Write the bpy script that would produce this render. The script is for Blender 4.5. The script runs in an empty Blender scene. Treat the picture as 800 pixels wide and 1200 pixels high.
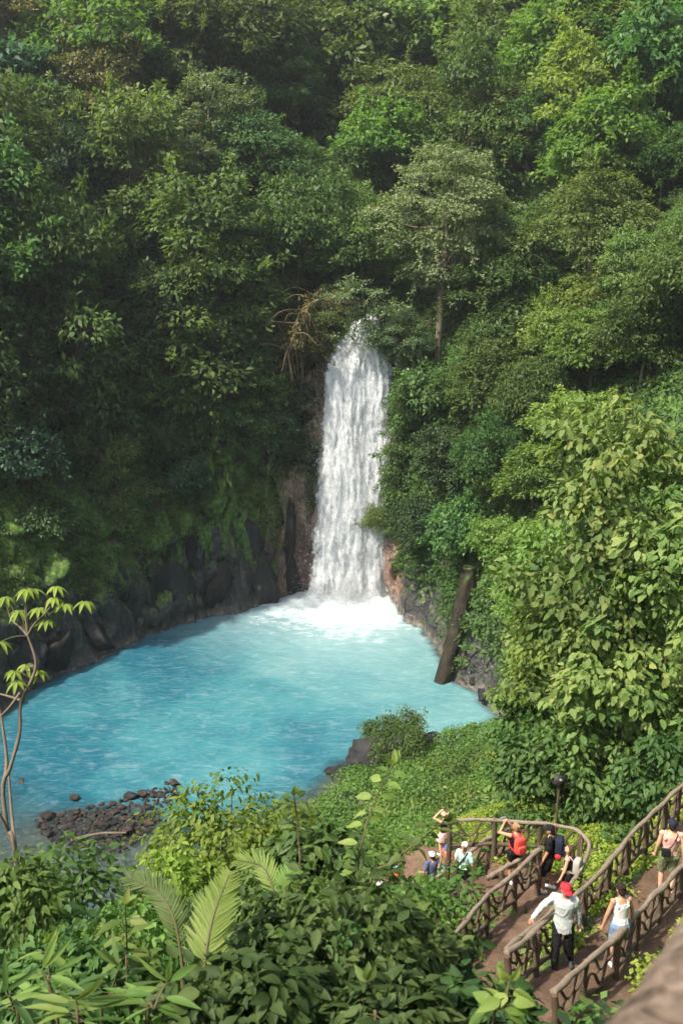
import bpy, math, random
import numpy as np
from mathutils import Vector, Matrix
from mathutils.bvhtree import BVHTree

RNG = np.random.default_rng(11)
random.seed(11)
scene = bpy.context.scene
COL = scene.collection
rad = math.radians

# ------------------------------------------------------------------ camera
CAMZ, PITCH, FPX = 31.0, rad(15.0), 1100.0
cp, sp = math.cos(PITCH), math.sin(PITCH)
cam_d = bpy.data.cameras.new('camera')
cam = bpy.data.objects.new('camera', cam_d)
COL.objects.link(cam)
cam.location = (0, 0, CAMZ)
cam.rotation_euler = (rad(90) - PITCH, 0, 0)
cam_d.sensor_fit = 'VERTICAL'
cam_d.sensor_height = 36.0
cam_d.lens = FPX / 1200.0 * 36.0
cam_d.clip_start, cam_d.clip_end = 0.05, 2000
cam_d.dof.use_dof = True
cam_d.dof.focus_distance = 70.0
cam_d.dof.aperture_fstop = 3.6
scene.camera = cam


def ray(px, py):
    cx, cy = (px - 400) / FPX, (600 - py) / FPX
    return np.array([cx, cp + cy * sp, -sp + cy * cp])


def at_z(px, py, z):
    d = ray(px, py)
    t = (z - CAMZ) / d[2]
    return np.array([d[0] * t, d[1] * t, z])


def at_y(px, py, y):
    d = ray(px, py)
    t = y / d[1]
    return np.array([d[0] * t, y, CAMZ + d[2] * t])


def proj(p):
    dep = p[1] * cp - (p[2] - CAMZ) * sp
    up = p[1] * sp + (p[2] - CAMZ) * cp
    return 400 + FPX * p[0] / dep, 600 - FPX * up / dep, dep


# ------------------------------------------------------------------ noise
def _hash(ix, iy, iz, seed):
    h = (ix * 374761393 + iy * 668265263 + iz * 2147483647 + seed * 1274126177) & 0xFFFFFFFF
    h = ((h ^ (h >> 13)) * 1274126177) & 0xFFFFFFFF
    h = (h ^ (h >> 16)) & 0xFFFF
    return h / 65535.0 * 2 - 1


def vnoise(p, seed=0):
    p = np.asarray(p, float)
    i = np.floor(p).astype(np.int64)
    f = p - i
    f = f * f * f * (f * (f * 6 - 15) + 10)
    out = 0
    for dx in (0, 1):
        for dy in (0, 1):
            for dz in (0, 1):
                w = (f[..., 0] if dx else 1 - f[..., 0]) * (f[..., 1] if dy else 1 - f[..., 1]) * (f[..., 2] if dz else 1 - f[..., 2])
                out = out + w * _hash(i[..., 0] + dx, i[..., 1] + dy, i[..., 2] + dz, seed)
    return out


def fbm(p, oct=4, seed=0, gain=.5):
    a, s, o = 1.0, 0, 0
    p = np.asarray(p, float)
    for k in range(oct):
        o = o + a * vnoise(p * (2.03 ** k) + 17.3 * k, seed + k)
        s += a
        a *= gain
    return o / s * 1.6


def worley(p, seed=0):
    """distance to the nearest and second nearest feature point, and the nearest cell's hash"""
    p = np.asarray(p, float)
    i = np.floor(p).astype(np.int64)
    f1 = np.full(p.shape[:-1], 9.0)
    f2 = f1.copy()
    h1 = np.zeros(p.shape[:-1])
    for dx in (-1, 0, 1):
        for dy in (-1, 0, 1):
            for dz in (-1, 0, 1):
                c = i + np.array([dx, dy, dz])
                q = [c[..., k] + .5 + .45 * _hash(c[..., 0], c[..., 1], c[..., 2], seed + 11 * k) for k in range(3)]
                d = np.sqrt(sum((p[..., k] - q[k]) ** 2 for k in range(3)))
                n = d < f1
                f2 = np.where(n, f1, np.minimum(f2, d))
                h1 = np.where(n, _hash(c[..., 0], c[..., 1], c[..., 2], seed + 77), h1)
                f1 = np.where(n, d, f1)
    return f1, f2, h1


def p3(x, y, z=0.0):
    return np.stack(np.broadcast_arrays(np.asarray(x, float), np.asarray(y, float), np.asarray(z, float)), -1)


# ------------------------------------------------------------------ mesh helpers
class MB:
    """collects vertices and faces, then links them as ONE mesh object"""
    def __init__(s):
        s.v, s.f, s.n, s.r, s.nv = [], [], [], [], 0

    def add(s, verts, faces, rnd=None):
        verts = np.asarray(verts, np.float32).reshape(-1, 3)
        faces = np.asarray(faces, np.int64)
        s.v.append(verts)
        s.f.append((faces + s.nv).ravel())
        s.n.append(np.full(len(faces), faces.shape[1], np.int64))
        s.r.append(np.zeros(len(faces), np.float32) if rnd is None else np.broadcast_to(np.asarray(rnd, np.float32), (len(faces),)))
        s.nv += len(verts)

    def mesh(s, name, mat=None, smooth=False):
        me = bpy.data.meshes.new(name)
        v = np.concatenate(s.v)
        f = np.concatenate(s.f)
        n = np.concatenate(s.n)
        me.vertices.add(len(v))
        me.vertices.foreach_set('co', v.ravel())
        me.loops.add(len(f))
        me.loops.foreach_set('vertex_index', f.astype(np.int32))
        me.polygons.add(len(n))
        st = np.concatenate([[0], np.cumsum(n)[:-1]]).astype(np.int32)
        me.polygons.foreach_set('loop_start', st)
        if smooth:
            me.polygons.foreach_set('use_smooth', np.ones(len(n), bool))
        a = me.attributes.new('rnd', 'FLOAT', 'FACE')
        a.data.foreach_set('value', np.concatenate(s.r).astype(np.float32))
        if mat:
            me.materials.append(mat)
        me.update(calc_edges=True)
        me.validate()
        return me

    def obj(s, name, mat=None, parent=None, smooth=False):
        return link(name, s.mesh(name, mat, smooth), parent)


def link(name, data, parent=None):
    o = bpy.data.objects.new(name, data)
    COL.objects.link(o)
    if parent is not None:
        o.parent = parent
    return o


def tag(o, label, cat=None, group=None, kind=None):
    o['label'] = label
    if cat:
        o['category'] = cat
    if group:
        o['group'] = group
    if kind:
        o['kind'] = kind
    return o


def empty(name, loc=(0, 0, 0), rz=0.0):
    o = link(name, None)
    o.empty_display_size = .3
    o.location = loc
    o.rotation_euler = (0, 0, rz)
    return o


def copy_tree(o, parent=None):
    c = o.copy()
    COL.objects.link(c)
    if parent is not None:
        c.parent = parent
    for ch in list(o.children):
        copy_tree(ch, c)
    return c


def grid_faces(nu, nv, wrap=False):
    """faces of a (nu rows) x (nv columns) vertex grid; wrap joins the last column to the first"""
    m = nv if wrap else nv - 1
    i, j = np.meshgrid(np.arange(nu - 1), np.arange(m), indexing='ij')
    a = i * nv + j
    b = i * nv + (j + 1) % nv
    return np.stack([a, b, b + nv, a + nv], -1).reshape(-1, 4)


def unit(v):
    v = np.asarray(v, float)
    return v / np.maximum(np.linalg.norm(v, axis=-1, keepdims=True), 1e-9)


def tube(mb, pts, radii, sides=8, bump=0.0, cap=True, rnd=0.0, flat=1.0):
    pts = np.asarray(pts, float)
    n = len(pts)
    radii = np.broadcast_to(np.asarray(radii, float), (n,))
    tan = np.gradient(pts, axis=0)
    tan = unit(tan)
    ref = np.array([0, 0, 1.0]) if abs(tan[0][2]) < .9 else np.array([1.0, 0, 0])
    a = unit(np.cross(tan[0], ref))
    A = []
    for k in range(n):
        a = unit(a - tan[k] * np.dot(a, tan[k]))
        A.append(a)
    A = np.array(A)
    B = np.cross(tan, A)
    th = np.linspace(0, 2 * np.pi, sides, endpoint=False)
    r = radii[:, None] * np.ones(sides)
    if bump:
        q = p3(np.cos(th)[None, :] * 2 + 0 * r, np.sin(th)[None, :] * 2 + 0 * r, np.arange(n)[:, None] * .7 + pts[0, 0] * 7.7)
        r = r * (1 + bump * vnoise(q, 3))
    V = pts[:, None, :] + r[..., None] * (np.cos(th)[None, :, None] * A[:, None, :] + flat * np.sin(th)[None, :, None] * B[:, None, :])
    f = grid_faces(n, sides, True)
    mb.add(V.reshape(-1, 3), f, rnd)
    if cap:
        for k, fl in ((0, -1), (n - 1, 1)):
            c = np.vstack([V[k], pts[k] + tan[k] * radii[k] * .25 * fl])
            idx = np.arange(sides)
            tri = np.stack([idx, (idx + 1) % sides, np.full(sides, sides)], -1)
            mb.add(c, tri if fl > 0 else tri[:, ::-1], rnd)


def spline(pts, n=20):
    """Catmull-Rom through pts"""
    P = np.asarray(pts, float)
    P = np.vstack([2 * P[0] - P[1], P, 2 * P[-1] - P[-2]])
    m = len(P) - 3
    t = np.linspace(0, m - 1e-6, n)
    i = t.astype(int)
    u = (t - i)[:, None]
    a, b, c, d = P[i], P[i + 1], P[i + 2], P[i + 3]
    return .5 * (2 * b + (c - a) * u + (2 * a - 5 * b + 4 * c - d) * u ** 2 + (3 * b - a - 3 * c + d) * u ** 3)


# ------------------------------------------------------------------ material helpers
def new_mat(name):
    m = bpy.data.materials.new(name)
    m.use_nodes = True
    nt = m.node_tree
    nt.nodes.clear()
    out = nt.nodes.new('ShaderNodeOutputMaterial')
    return m, nt, out


def N(nt, typ, **kw):
    n = nt.nodes.new('ShaderNode' + typ)
    for k, v in kw.items():
        if k.startswith('i_'):
            n.inputs[k[2:].replace('_', ' ')].default_value = v
        else:
            setattr(n, k, v)
    return n


def L(nt, a, b):
    nt.links.new(a, b)


def ramp(nt, stops, interp='LINEAR'):
    n = nt.nodes.new('ShaderNodeValToRGB')
    cr = n.color_ramp
    cr.interpolation = interp
    while len(cr.elements) < len(stops):
        cr.elements.new(.5)
    for e, (p, c) in zip(cr.elements, stops):
        e.position = p
        e.color = (*c, 1) if len(c) == 3 else c
    return n


def noise_node(nt, scale, detail=4, rough=.55, vec=None, dist=0.0):
    n = N(nt, 'TexNoise')
    n.inputs['Scale'].default_value = scale
    n.inputs['Detail'].default_value = detail
    n.inputs['Roughness'].default_value = rough
    n.inputs['Distortion'].default_value = dist
    if vec is not None:
        L(nt, vec, n.inputs['Vector'])
    return n


def mapping(nt, src, scale=(1, 1, 1), rot=(0, 0, 0)):
    m = N(nt, 'Mapping')
    m.inputs['Scale'].default_value = scale
    m.inputs['Rotation'].default_value = rot
    L(nt, src, m.inputs['Vector'])
    return m.outputs[0]


def math_node(nt, op, a, b=None, clamp=False):
    n = N(nt, 'Math', operation=op)
    n.use_clamp = clamp
    for k, x in enumerate((a, b)):
        if x is None:
            continue
        if isinstance(x, (int, float)):
            n.inputs[k].default_value = x
        else:
            L(nt, x, n.inputs[k])
    return n.outputs[0]


def map_range(nt, v, a, b, c=0.0, d=1.0, smooth=True):
    n = N(nt, 'MapRange')
    if smooth:
        n.interpolation_type = 'SMOOTHSTEP'
    L(nt, v, n.inputs[0])
    for k, x in enumerate((a, b, c, d)):
        n.inputs[k + 1].default_value = x
    return n.outputs[0]


def mixc(nt, fac, a, b, blend='MIX'):
    n = N(nt, 'Mix', data_type='RGBA', blend_type=blend)
    for s, x in ((n.inputs[0], fac), (n.inputs[6], a), (n.inputs[7], b)):
        if isinstance(x, (int, float)):
            s.default_value = x
        elif isinstance(x, tuple):
            s.default_value = (*x, 1)
        else:
            L(nt, x, s)
    return n.outputs[2]


def principled(nt, out, col, rough=.7, spec=.3, bump=None, bump_str=.3, bump_dist=.05):
    b = N(nt, 'BsdfPrincipled')
    if isinstance(col, tuple):
        b.inputs['Base Color'].default_value = (*col, 1)
    else:
        L(nt, col, b.inputs['Base Color'])
    if isinstance(rough, (int, float)):
        b.inputs['Roughness'].default_value = rough
    else:
        L(nt, rough, b.inputs['Roughness'])
    b.inputs['Specular IOR Level'].default_value = spec
    if bump is not None:
        bn = N(nt, 'Bump')
        bn.inputs['Strength'].default_value = bump_str
        bn.inputs['Distance'].default_value = bump_dist
        L(nt, bump, bn.inputs['Height'])
        L(nt, bn.outputs[0], b.inputs['Normal'])
    L(nt, b.outputs[0], out.inputs[0])
    return b


_simple = {}


def simple_mat(name, c1, c2=None, scale=8.0, rough=.7, spec=.25, bump=.2, bdist=.01):
    """a plain coloured stuff (cloth, skin, bark) with a little mottling"""
    if name in _simple:
        return _simple[name]
    m, nt, out = new_mat(name)
    tc = N(nt, 'TexCoord')
    n = noise_node(nt, scale, 5, .6, tc.outputs['Object'])
    c2 = c2 or tuple(x * .7 for x in c1)
    col = mixc(nt, n.outputs[0], c2, c1)
    principled(nt, out, col, rough, spec, n.outputs[0], bump, bdist)
    _simple[name] = m
    return m


def leaf_mat(name, cols, trans=.3, rough=.55, spec=.2, var=.12, tcol=None):
    m, nt, out = new_mat(name)
    at = N(nt, 'Attribute', attribute_name='rnd')
    k = len(cols)
    r = ramp(nt, [(i / max(1, k - 1), c) for i, c in enumerate(cols)])
    L(nt, at.outputs['Fac'], r.inputs[0])
    oi = N(nt, 'ObjectInfo')
    hsv = N(nt, 'HueSaturation')
    L(nt, r.outputs[0], hsv.inputs['Color'])
    L(nt, map_range(nt, oi.outputs['Random'], 0, 1, .5 - .035, .5 + .03, False), hsv.inputs['Hue'])
    w = N(nt, 'TexWhiteNoise', noise_dimensions='1D')
    L(nt, oi.outputs['Random'], w.inputs['W'])
    L(nt, map_range(nt, w.outputs[0], 0, 1, 1 - var * 2.2, 1 + var * 2.6, False), hsv.inputs['Value'])
    hsv.inputs['Saturation'].default_value = .95
    b = N(nt, 'BsdfPrincipled')
    b.inputs['Roughness'].default_value = rough
    b.inputs['Specular IOR Level'].default_value = spec
    L(nt, hsv.outputs[0], b.inputs['Base Color'])
    t = N(nt, 'BsdfTranslucent')
    tc = mixc(nt, 1.0, hsv.outputs[0], tcol or (1.65, 1.75, .75), 'MULTIPLY')
    L(nt, tc, t.inputs[0])
    mx = N(nt, 'MixShader')
    mx.inputs[0].default_value = trans
    L(nt, b.outputs[0], mx.inputs[1])
    L(nt, t.outputs[0], mx.inputs[2])
    L(nt, mx.outputs[0], out.inputs[0])
    return m
# ------------------------------------------------------------------ terrain function
CX, CY = -7.0, 66.0
RIM = [(-26.5, 19.8), (-15, 18.2), (4, 15.3), (17, 15.8), (30.4, 17.2), (43.6, 17.6), (52, 19.6), (58, 21.6), (71, 21.9), (80, 20.6), (87, 17.6), (95, 15.4),
       (111.5, 14.4), (133.5, 13.4), (164.7, 13.3), (181.5, 15.7), (197, 18.2), (211, 21), (232, 24.5), (248.6, 31), (256, 36), (262, 35),
       (266, 29), (271, 22), (282.5, 18.4), (291, 16.8), (298, 14.6), (310, 14.6), (320, 16.0), (333.5, 19.8)]
RHO = np.array([-12, -5, -2, 0, 1, 2.5, 4.5, 8, 13, 20, 35, 60, 100, 170, 420.])
PROF = {
    50: [-3, -2.5, -2, 0, 5, 13, 19, 22, 27, 35, 50, 71, 96, 118, 128],
    62: [-3, -2.5, -2, 0, 7, 17.5, 24.2, 25.5, 29, 36, 50, 70, 96, 120, 130],
    72: [-3, -2.5, -2, 0, 7, 17.5, 24.2, 25, 28, 35, 49, 70, 96, 120, 130],
    80: [-3, -2.5, -2, 0, 7, 16.5, 22.5, 25, 29, 36, 50, 70, 96, 120, 130],
    95: [-3, -2.5, -2, 0, 6, 13, 18, 22, 27, 35, 50, 72, 98, 122, 130],
    120: [-3, -2, -1.5, 0, 5.5, 10.5, 14.5, 19, 25, 34, 50, 72, 98, 122, 130],
    150: [-3, -2, -1.5, 0, 5, 9, 12.5, 17, 25, 32, 41, 48, 55, 60, 60],
    180: [-3, -2, -1.5, 0, 4.5, 8.5, 12, 17, 25, 32, 41, 48, 55, 60, 60],
    165: [-3, -2, -1.5, 0, 5, 9, 12.5, 17, 25, 32, 40, 46, 52, 58, 60],  # left ridge out of view, capped low so sunlight reaches the upper-left crowns
    205: [-2, -1, -.6, 0, 2, 4.5, 8, 13, 20, 27, 36, 44, 52, 58, 60],
    232: [-1, -.5, -.25, 0, .8, 2.2, 4.5, 9, 15, 21, 30, 38, 46, 52, 56],
    258: [-1, -.5, -.25, 0, .6, 1.4, 2.7, 5.4, 10, 16.5, 28.5, 45, 65, 85, 95],
    268: [-1, -.5, -.3, 0, .4, .9, 1.6, 3.2, 5.8, 10.2, 22.0, 41, 60, 80, 90],
    277: [-1, -.6, -.4, 0, .4, 1.0, 1.8, 3.4, 6.0, 10.2, 20.3, 40, 55, 75, 85],
    290: [-1.5, -1, -.6, 0, .5, 1.0, 1.5, 2.5, 4.5, 8.4, 18.4, 34, 55, 75, 85],
    305: [-2, -1.3, -.8, 0, .4, .8, 1.2, 1.9, 3.6, 7.4, 19.3, 42, 62, 82, 90],
    330: [-2, -1.5, -1, 0, .7, 1.4, 2.3, 4.2, 8.0, 14.5, 29, 52, 75, 95, 100],
    0: [-3, -2, -1.5, 0, 2.6, 5, 8, 12, 17.5, 25, 40, 60, 84, 105, 115],
    30: [-3, -2, -1.5, 0, 4, 9, 13, 16.5, 21, 29, 45, 66, 90, 112, 120]}


def _periodic(deg, val, n=720, sig=3.0):
    o = np.argsort(deg)
    d, v = np.asarray(deg, float)[o], np.asarray(val, float)[o]
    d = np.concatenate([d - 360, d, d + 360])
    v = np.concatenate([v, v, v])
    t = np.arange(n) * 360.0 / n
    y = np.interp(t, d, v)
    k = np.arange(-30, 31) * 360.0 / n
    w = np.exp(-.5 * (k / sig) ** 2)
    w /= w.sum()
    return np.convolve(np.concatenate([y[-30:], y, y[:30]]), w, 'valid')


RIMT = _periodic([a % 360 for a, _ in RIM], [b for _, b in RIM], sig=1.6)
PROFT = np.stack([_periodic(list(PROF), [PROF[k][j] for k in PROF], sig=4.0) for j in range(len(RHO))], 1)
# finer shoreline wobble
_t = np.arange(720) * np.pi / 360
RIMT = RIMT + .55 * fbm(p3(np.cos(_t) * 6, np.sin(_t) * 6, 0), 4, 5) + .25 * vnoise(p3(np.cos(_t) * 22, np.sin(_t) * 22, 0), 8)

# walking ways: (points x, y, z), half width
WAYS = [
    ([(2.0, 11.2, 19.05), (3.3, 12.9, 18.7), (5.2, 15.2, 18.15), (7.1, 17.5, 17.8), (9.0, 19.9, 17.5), (11.5, 23.2, 17.1)], .72),
    ([(1.2, 12.6, 17.9), (2.5, 15.2, 17.1), (3.7, 17.1, 16.7), (4.9, 19.0, 16.35)], .62),
    ([(3.7, 20.1, 16.2), (5.5, 19.2, 16.3)], .8),
    ([(4.0, 20.0, 16.2), (3.1, 20.7, 15.2), (2.2, 21.4, 14.1), (1.2, 22.3, 13.0), (0.2, 23.6, 12.0)], .6),
    ([(5.2, 26.0, 12.7), (4.2, 26.6, 12.3), (2.8, 27.2, 11.7), (1.5, 26.0, 11.5), (0.2, 25.0, 11.2), (-1.2, 25.2, 10.8), (-2.6, 26.4, 10.0)], .75)]


def way_dist(x, y):
    """nearest way: distance minus half width, and its height"""
    best = np.full(np.shape(x), 1e9)
    zz = np.zeros(np.shape(x))
    for pts, hw in WAYS:
        for a, b in zip(pts[:-1], pts[1:]):
            dx, dy = b[0] - a[0], b[1] - a[1]
            t = np.clip(((x - a[0]) * dx + (y - a[1]) * dy) / (dx * dx + dy * dy), 0, 1)
            d = np.hypot(x - a[0] - t * dx, y - a[1] - t * dy) - hw
            m = d < best
            best = np.where(m, d, best)
            zz = np.where(m, a[2] + t * (b[2] - a[2]), zz)
    return best, zz


def base_height(x, y, rough=True):
    dx, dy = x - CX, y - CY
    th = (np.degrees(np.arctan2(dy, dx)) % 360) * 2
    rr = np.hypot(dx, dy)
    i = np.floor(th).astype(int) % 720
    f = th - np.floor(th)
    j = (i + 1) % 720
    rho = rr - (RIMT[i] * (1 - f) + RIMT[j] * f)
    k = np.clip(np.searchsorted(RHO, rho) - 1, 0, len(RHO) - 2)
    u = np.clip((rho - RHO[k]) / (RHO[k + 1] - RHO[k]), 0, 1)
    h = (1 - f) * (PROFT[i, k] * (1 - u) + PROFT[i, k + 1] * u) + f * (PROFT[j, k] * (1 - u) + PROFT[j, k + 1] * u)
    if rough:
        amp = np.clip(rho / 6, 0, 1)
        h = h + amp * (1.6 * fbm(p3(x * .06, y * .06, 3), 3, 21) * np.clip(rho / 25, 0, 1.6) + .45 * fbm(p3(x * .35, y * .35, 1), 3, 22))
    # gravel shoal off the near left shore
    sh_ = np.clip(2.2 * np.exp(-(((x + 13.4) / 6.0) ** 2 + ((y - 44.2) / 5.2) ** 2) * 1.5), 0, 1)
    h = np.where(h < .2, h + sh_ * np.clip(-.10 - h, 0, 3), h)
    return h, rho


def height(x, y):
    x, y = np.asarray(x, float), np.asarray(y, float)
    h, rho = base_height(x, y)
    d, z = way_dist(x, y)
    bw_ = 1.3 + 2.6 * np.clip((h - z) / .6, 0, 1) * np.clip((17.5 - y) / 2, 0, 1) * np.clip((x - 3.2) / 1.0, 0, 1)
    w = np.clip(1 - (d - .25) / bw_, 0, 1)
    w = w * w * (3 - 2 * w)
    return h * (1 - w) + (z - .07) * w


# ------------------------------------------------------------------ terrain mesh: one sheet, rings round the pool
rs = np.concatenate([[-14, -9, -6, -4, -2.6, -1.6, -.9, -.4, -.1], np.arange(.08, 4.6, .1), np.arange(4.7, 8, .3), np.arange(8, 22, .7),
                     np.arange(22.7, 52, 1.0), np.arange(53, 90, 2.2), np.arange(92, 180, 5.0), [190, 220, 270, 340, 420]])
NT = 1100
tt = np.arange(NT) * 2 * np.pi / NT
ti = np.degrees(tt) * 2
i0 = np.floor(ti).astype(int) % 720
rim = RIMT[i0] * (1 - ti % 1) + RIMT[(i0 + 1) % 720] * (ti % 1)
Rg = np.maximum(rim[None, :] + rs[:, None], .4 + .02 * np.arange(len(rs))[:, None])
Xg = CX + Rg * np.cos(tt)[None, :]
Yg = CY + Rg * np.sin(tt)[None, :]
Zg = height(Xg, Yg)
# rocky relief on the cliff band, pushed along the horizontal so faces can overhang
steep = np.clip(1 - np.abs(rs - 2.3) / 3.4, 0, 1)[:, None] * np.clip((Zg - .0) / 1.5, 0, 1)
cl = np.clip(1.3 - np.abs(((np.degrees(tt) - 110 + 180) % 360) - 180) / 95, 0, 1)[None, :]
pp = p3(Xg, Yg, Zg)
wp = pp * np.array([.30, .30, .22]) + .5 * np.stack([fbm(pp * .25 + 9 * k, 2, 35 + k) for k in range(3)], -1)
f1, f2, hh = worley(wp, 31)
g1, g2, gh = worley(pp * np.array([.85, .85, .6]) + .3 * hh[..., None], 33)
block = 1.5 * hh - 1.3 * np.exp(-((f2 - f1) / .13) ** 2) + .5 * (.5 - f1)
block = block + .42 * gh - .32 * np.exp(-((g2 - g1) / .12) ** 2)
disp = steep * cl * (.9 * fbm(pp * np.array([.16, .16, .12]), 3, 33) + block + .5 + .14 * fbm(pp * 2.2, 3, 34))
Xg = Xg - np.cos(tt)[None, :] * disp
Yg = Yg - np.sin(tt)[None, :] * disp
mbt = MB()
TV = p3(Xg, Yg, Zg).reshape(-1, 3)
TF = grid_faces(len(rs), NT, True)[:, ::-1]
mbt.add(TV, TF)
# close the middle of the pool floor
ring0 = np.arange(NT)
mbt.add(np.vstack([TV[:NT], [[CX, CY, -3]]]), np.stack([ring0, np.roll(ring0, -1), np.full(NT, NT)], -1))
TBVH = BVHTree.FromPolygons([tuple(v) for v in TV], [tuple(f) for f in TF])


def ground(x, y):
    h = TBVH.ray_cast(Vector((x, y, 400)), Vector((0, 0, -1)))
    return h[0].z if h[0] else float(height(x, y))


def hit(px, py):
    h = TBVH.ray_cast(Vector((0, 0, CAMZ)), Vector(ray(px, py)).normalized())
    return np.array(h[0]) if h[0] else None


m, nt, out = new_mat('hillside_ground')
geo = N(nt, 'NewGeometry')
sx = N(nt, 'SeparateXYZ')
L(nt, geo.outputs['Position'], sx.inputs[0])
sn = N(nt, 'SeparateXYZ')
L(nt, geo.outputs['Normal'], sn.inputs[0])
n1 = noise_node(nt, .45, 6, .62, geo.outputs['Position'])
n2 = noise_node(nt, 2.6, 6, .65, geo.outputs['Position'])
n3 = noise_node(nt, 1.0, 5, .6, mapping(nt, geo.outputs['Position'], (1.2, 1.2, .16)))
rock = ramp(nt, [(.3, (.010, .010, .011)), (.5, (.028, .027, .027)), (.68, (.075, .068, .062))])
L(nt, n2.outputs[0], rock.inputs[0])
# reddish mineral-stained rock close to the fall
pink = ramp(nt, [(.3, (.08, .05, .04)), (.52, (.22, .135, .105)), (.75, (.40, .28, .22))])
L(nt, n2.outputs[0], pink.inputs[0])
vd = N(nt, 'VectorMath', operation='DISTANCE')
cmb = N(nt, 'CombineXYZ')
L(nt, sx.outputs[0], cmb.inputs[0]); L(nt, sx.outputs[1], cmb.inputs[1])
L(nt, cmb.outputs[0], vd.inputs[0])
vd.inputs[1].default_value = (.6, 87, 0)
nearfall = map_range(nt, math_node(nt, 'ADD', vd.outputs['Value'], math_node(nt, 'MULTIPLY', n1.outputs[0], 4.0)), 7.6, 10.8, 1, 0)
rockc = mixc(nt, nearfall, rock.outputs[0], pink.outputs[0])
moss = ramp(nt, [(.3, (.014, .034, .007)), (.5, (.055, .115, .014)), (.66, (.13, .22, .022))])
L(nt, n2.outputs[0], moss.inputs[0])
# moss climbs in streaks above the splash line and clings to anything that faces up
mz = map_range(nt, math_node(nt, 'ADD', sx.outputs[2], math_node(nt, 'MULTIPLY', n3.outputs[0], 18.0)), 14.0, 16.5)
mu = map_range(nt, math_node(nt, 'ADD', sn.outputs[2], math_node(nt, 'MULTIPLY', n1.outputs[0], .5)), .62, .85)
mo = math_node(nt, 'MAXIMUM', mz, math_node(nt, 'MULTIPLY', mu, map_range(nt, sx.outputs[2], .8, 3.0)))
mo = math_node(nt, 'MULTIPLY', mo, math_node(nt, 'SUBTRACT', 1.0, math_node(nt, 'MULTIPLY', nearfall, .85)))
col = mixc(nt, mo, rockc, moss.outputs[0])
# leaf litter and soil where it is flatter and high
soil = ramp(nt, [(.3, (.02, .014, .008)), (.7, (.075, .05, .028))])
L(nt, n2.outputs[0], soil.inputs[0])
fl = math_node(nt, 'MULTIPLY', map_range(nt, sn.outputs[2], .55, .8), map_range(nt, n1.outputs[0], .45, .6))
fl = math_node(nt, 'MULTIPLY', fl, map_range(nt, sx.outputs[2], 2, 5))
col = mixc(nt, fl, col, soil.outputs[0])
# gravel under the shallows
grav = N(nt, 'TexVoronoi')
grav.inputs['Scale'].default_value = 3.2
L(nt, geo.outputs['Position'], grav.inputs['Vector'])
gr = ramp(nt, [(0, (.035, .03, .026)), (.5, (.10, .085, .07)), (1, (.2, .17, .14))])
L(nt, grav.outputs['Color'], gr.inputs[0])
col = mixc(nt, map_range(nt, sx.outputs[2], .1, 1.0, 1, 0), col, gr.outputs[0])
wet = map_range(nt, sx.outputs[2], 1.0, 9.0, .32, .85)
principled(nt, out, col, wet, .45, math_node(nt, 'ADD', n2.outputs[0], math_node(nt, 'MULTIPLY', grav.outputs[0], .3)), .9, .25)
terrain = tag(mbt.obj('hillside', m, smooth=True), 'steep wooded hillside and mossy dark cliff ringing the turquoise pool', kind='structure')

# ------------------------------------------------------------------ walking path
def way_mesh():
    st = .12
    xs = np.arange(-4, 13, st)
    ys = np.arange(10.5, 28.5, st)
    X, Y = np.meshgrid(xs, ys)
    d, z = way_dist(X, Y)
    d = d + .16 * fbm(p3(X * 1.3, Y * 1.3, 0), 3, 41)
    keep = d < .12
    # worn earth steps: soft risers of about 14 cm
    q = z / .14
    zs = (np.floor(q) + np.clip((q % 1) * 3 - 1, 0, 1)) * .14
    Z = z * .6 + zs * .4 + .018 * fbm(p3(X * 2.2, Y * 2.2, 0), 4, 42) + .03 * fbm(p3(X * .7, Y * .7, 0), 2, 43) - np.clip(d + .05, 0, .2) * .3
    nv = len(xs)
    F = grid_faces(len(ys), nv)
    F = F[keep.ravel()[F].all(1)]
    used, inv = np.unique(F, return_inverse=True)
    mb = MB()
    mb.add(p3(X, Y, Z).reshape(-1, 3)[used], inv.reshape(-1, 4))
    return mb


m, nt, out = new_mat('trodden_earth')
geo = N(nt, 'NewGeometry')
a = noise_node(nt, 1.4, 6, .65, geo.outputs['Position'])
b = noise_node(nt, 14, 5, .7, geo.outputs['Position'])
v = N(nt, 'TexVoronoi')
v.inputs['Scale'].default_value = 9.0
L(nt, geo.outputs['Position'], v.inputs['Vector'])
c = ramp(nt, [(.3, (.050, .031, .021)), (.5, (.112, .070, .047)), (.72, (.20, .135, .092))])
L(nt, math_node(nt, 'ADD', math_node(nt, 'MULTIPLY', a.outputs[0], .65), math_node(nt, 'MULTIPLY', b.outputs[0], .35)), c.inputs[0])
cc = mixc(nt, map_range(nt, v.outputs['Distance'], .03, .10, .8, 0), c.outputs[0], (.30, .23, .17))
principled(nt, out, cc, .9, .15, math_node(nt, 'ADD', b.outputs[0], a.outputs[0]), .8, .04)
path_o = tag(way_mesh().obj('path', m, smooth=True), 'trodden brown earth path winding between the branch railings', kind='structure')

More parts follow.
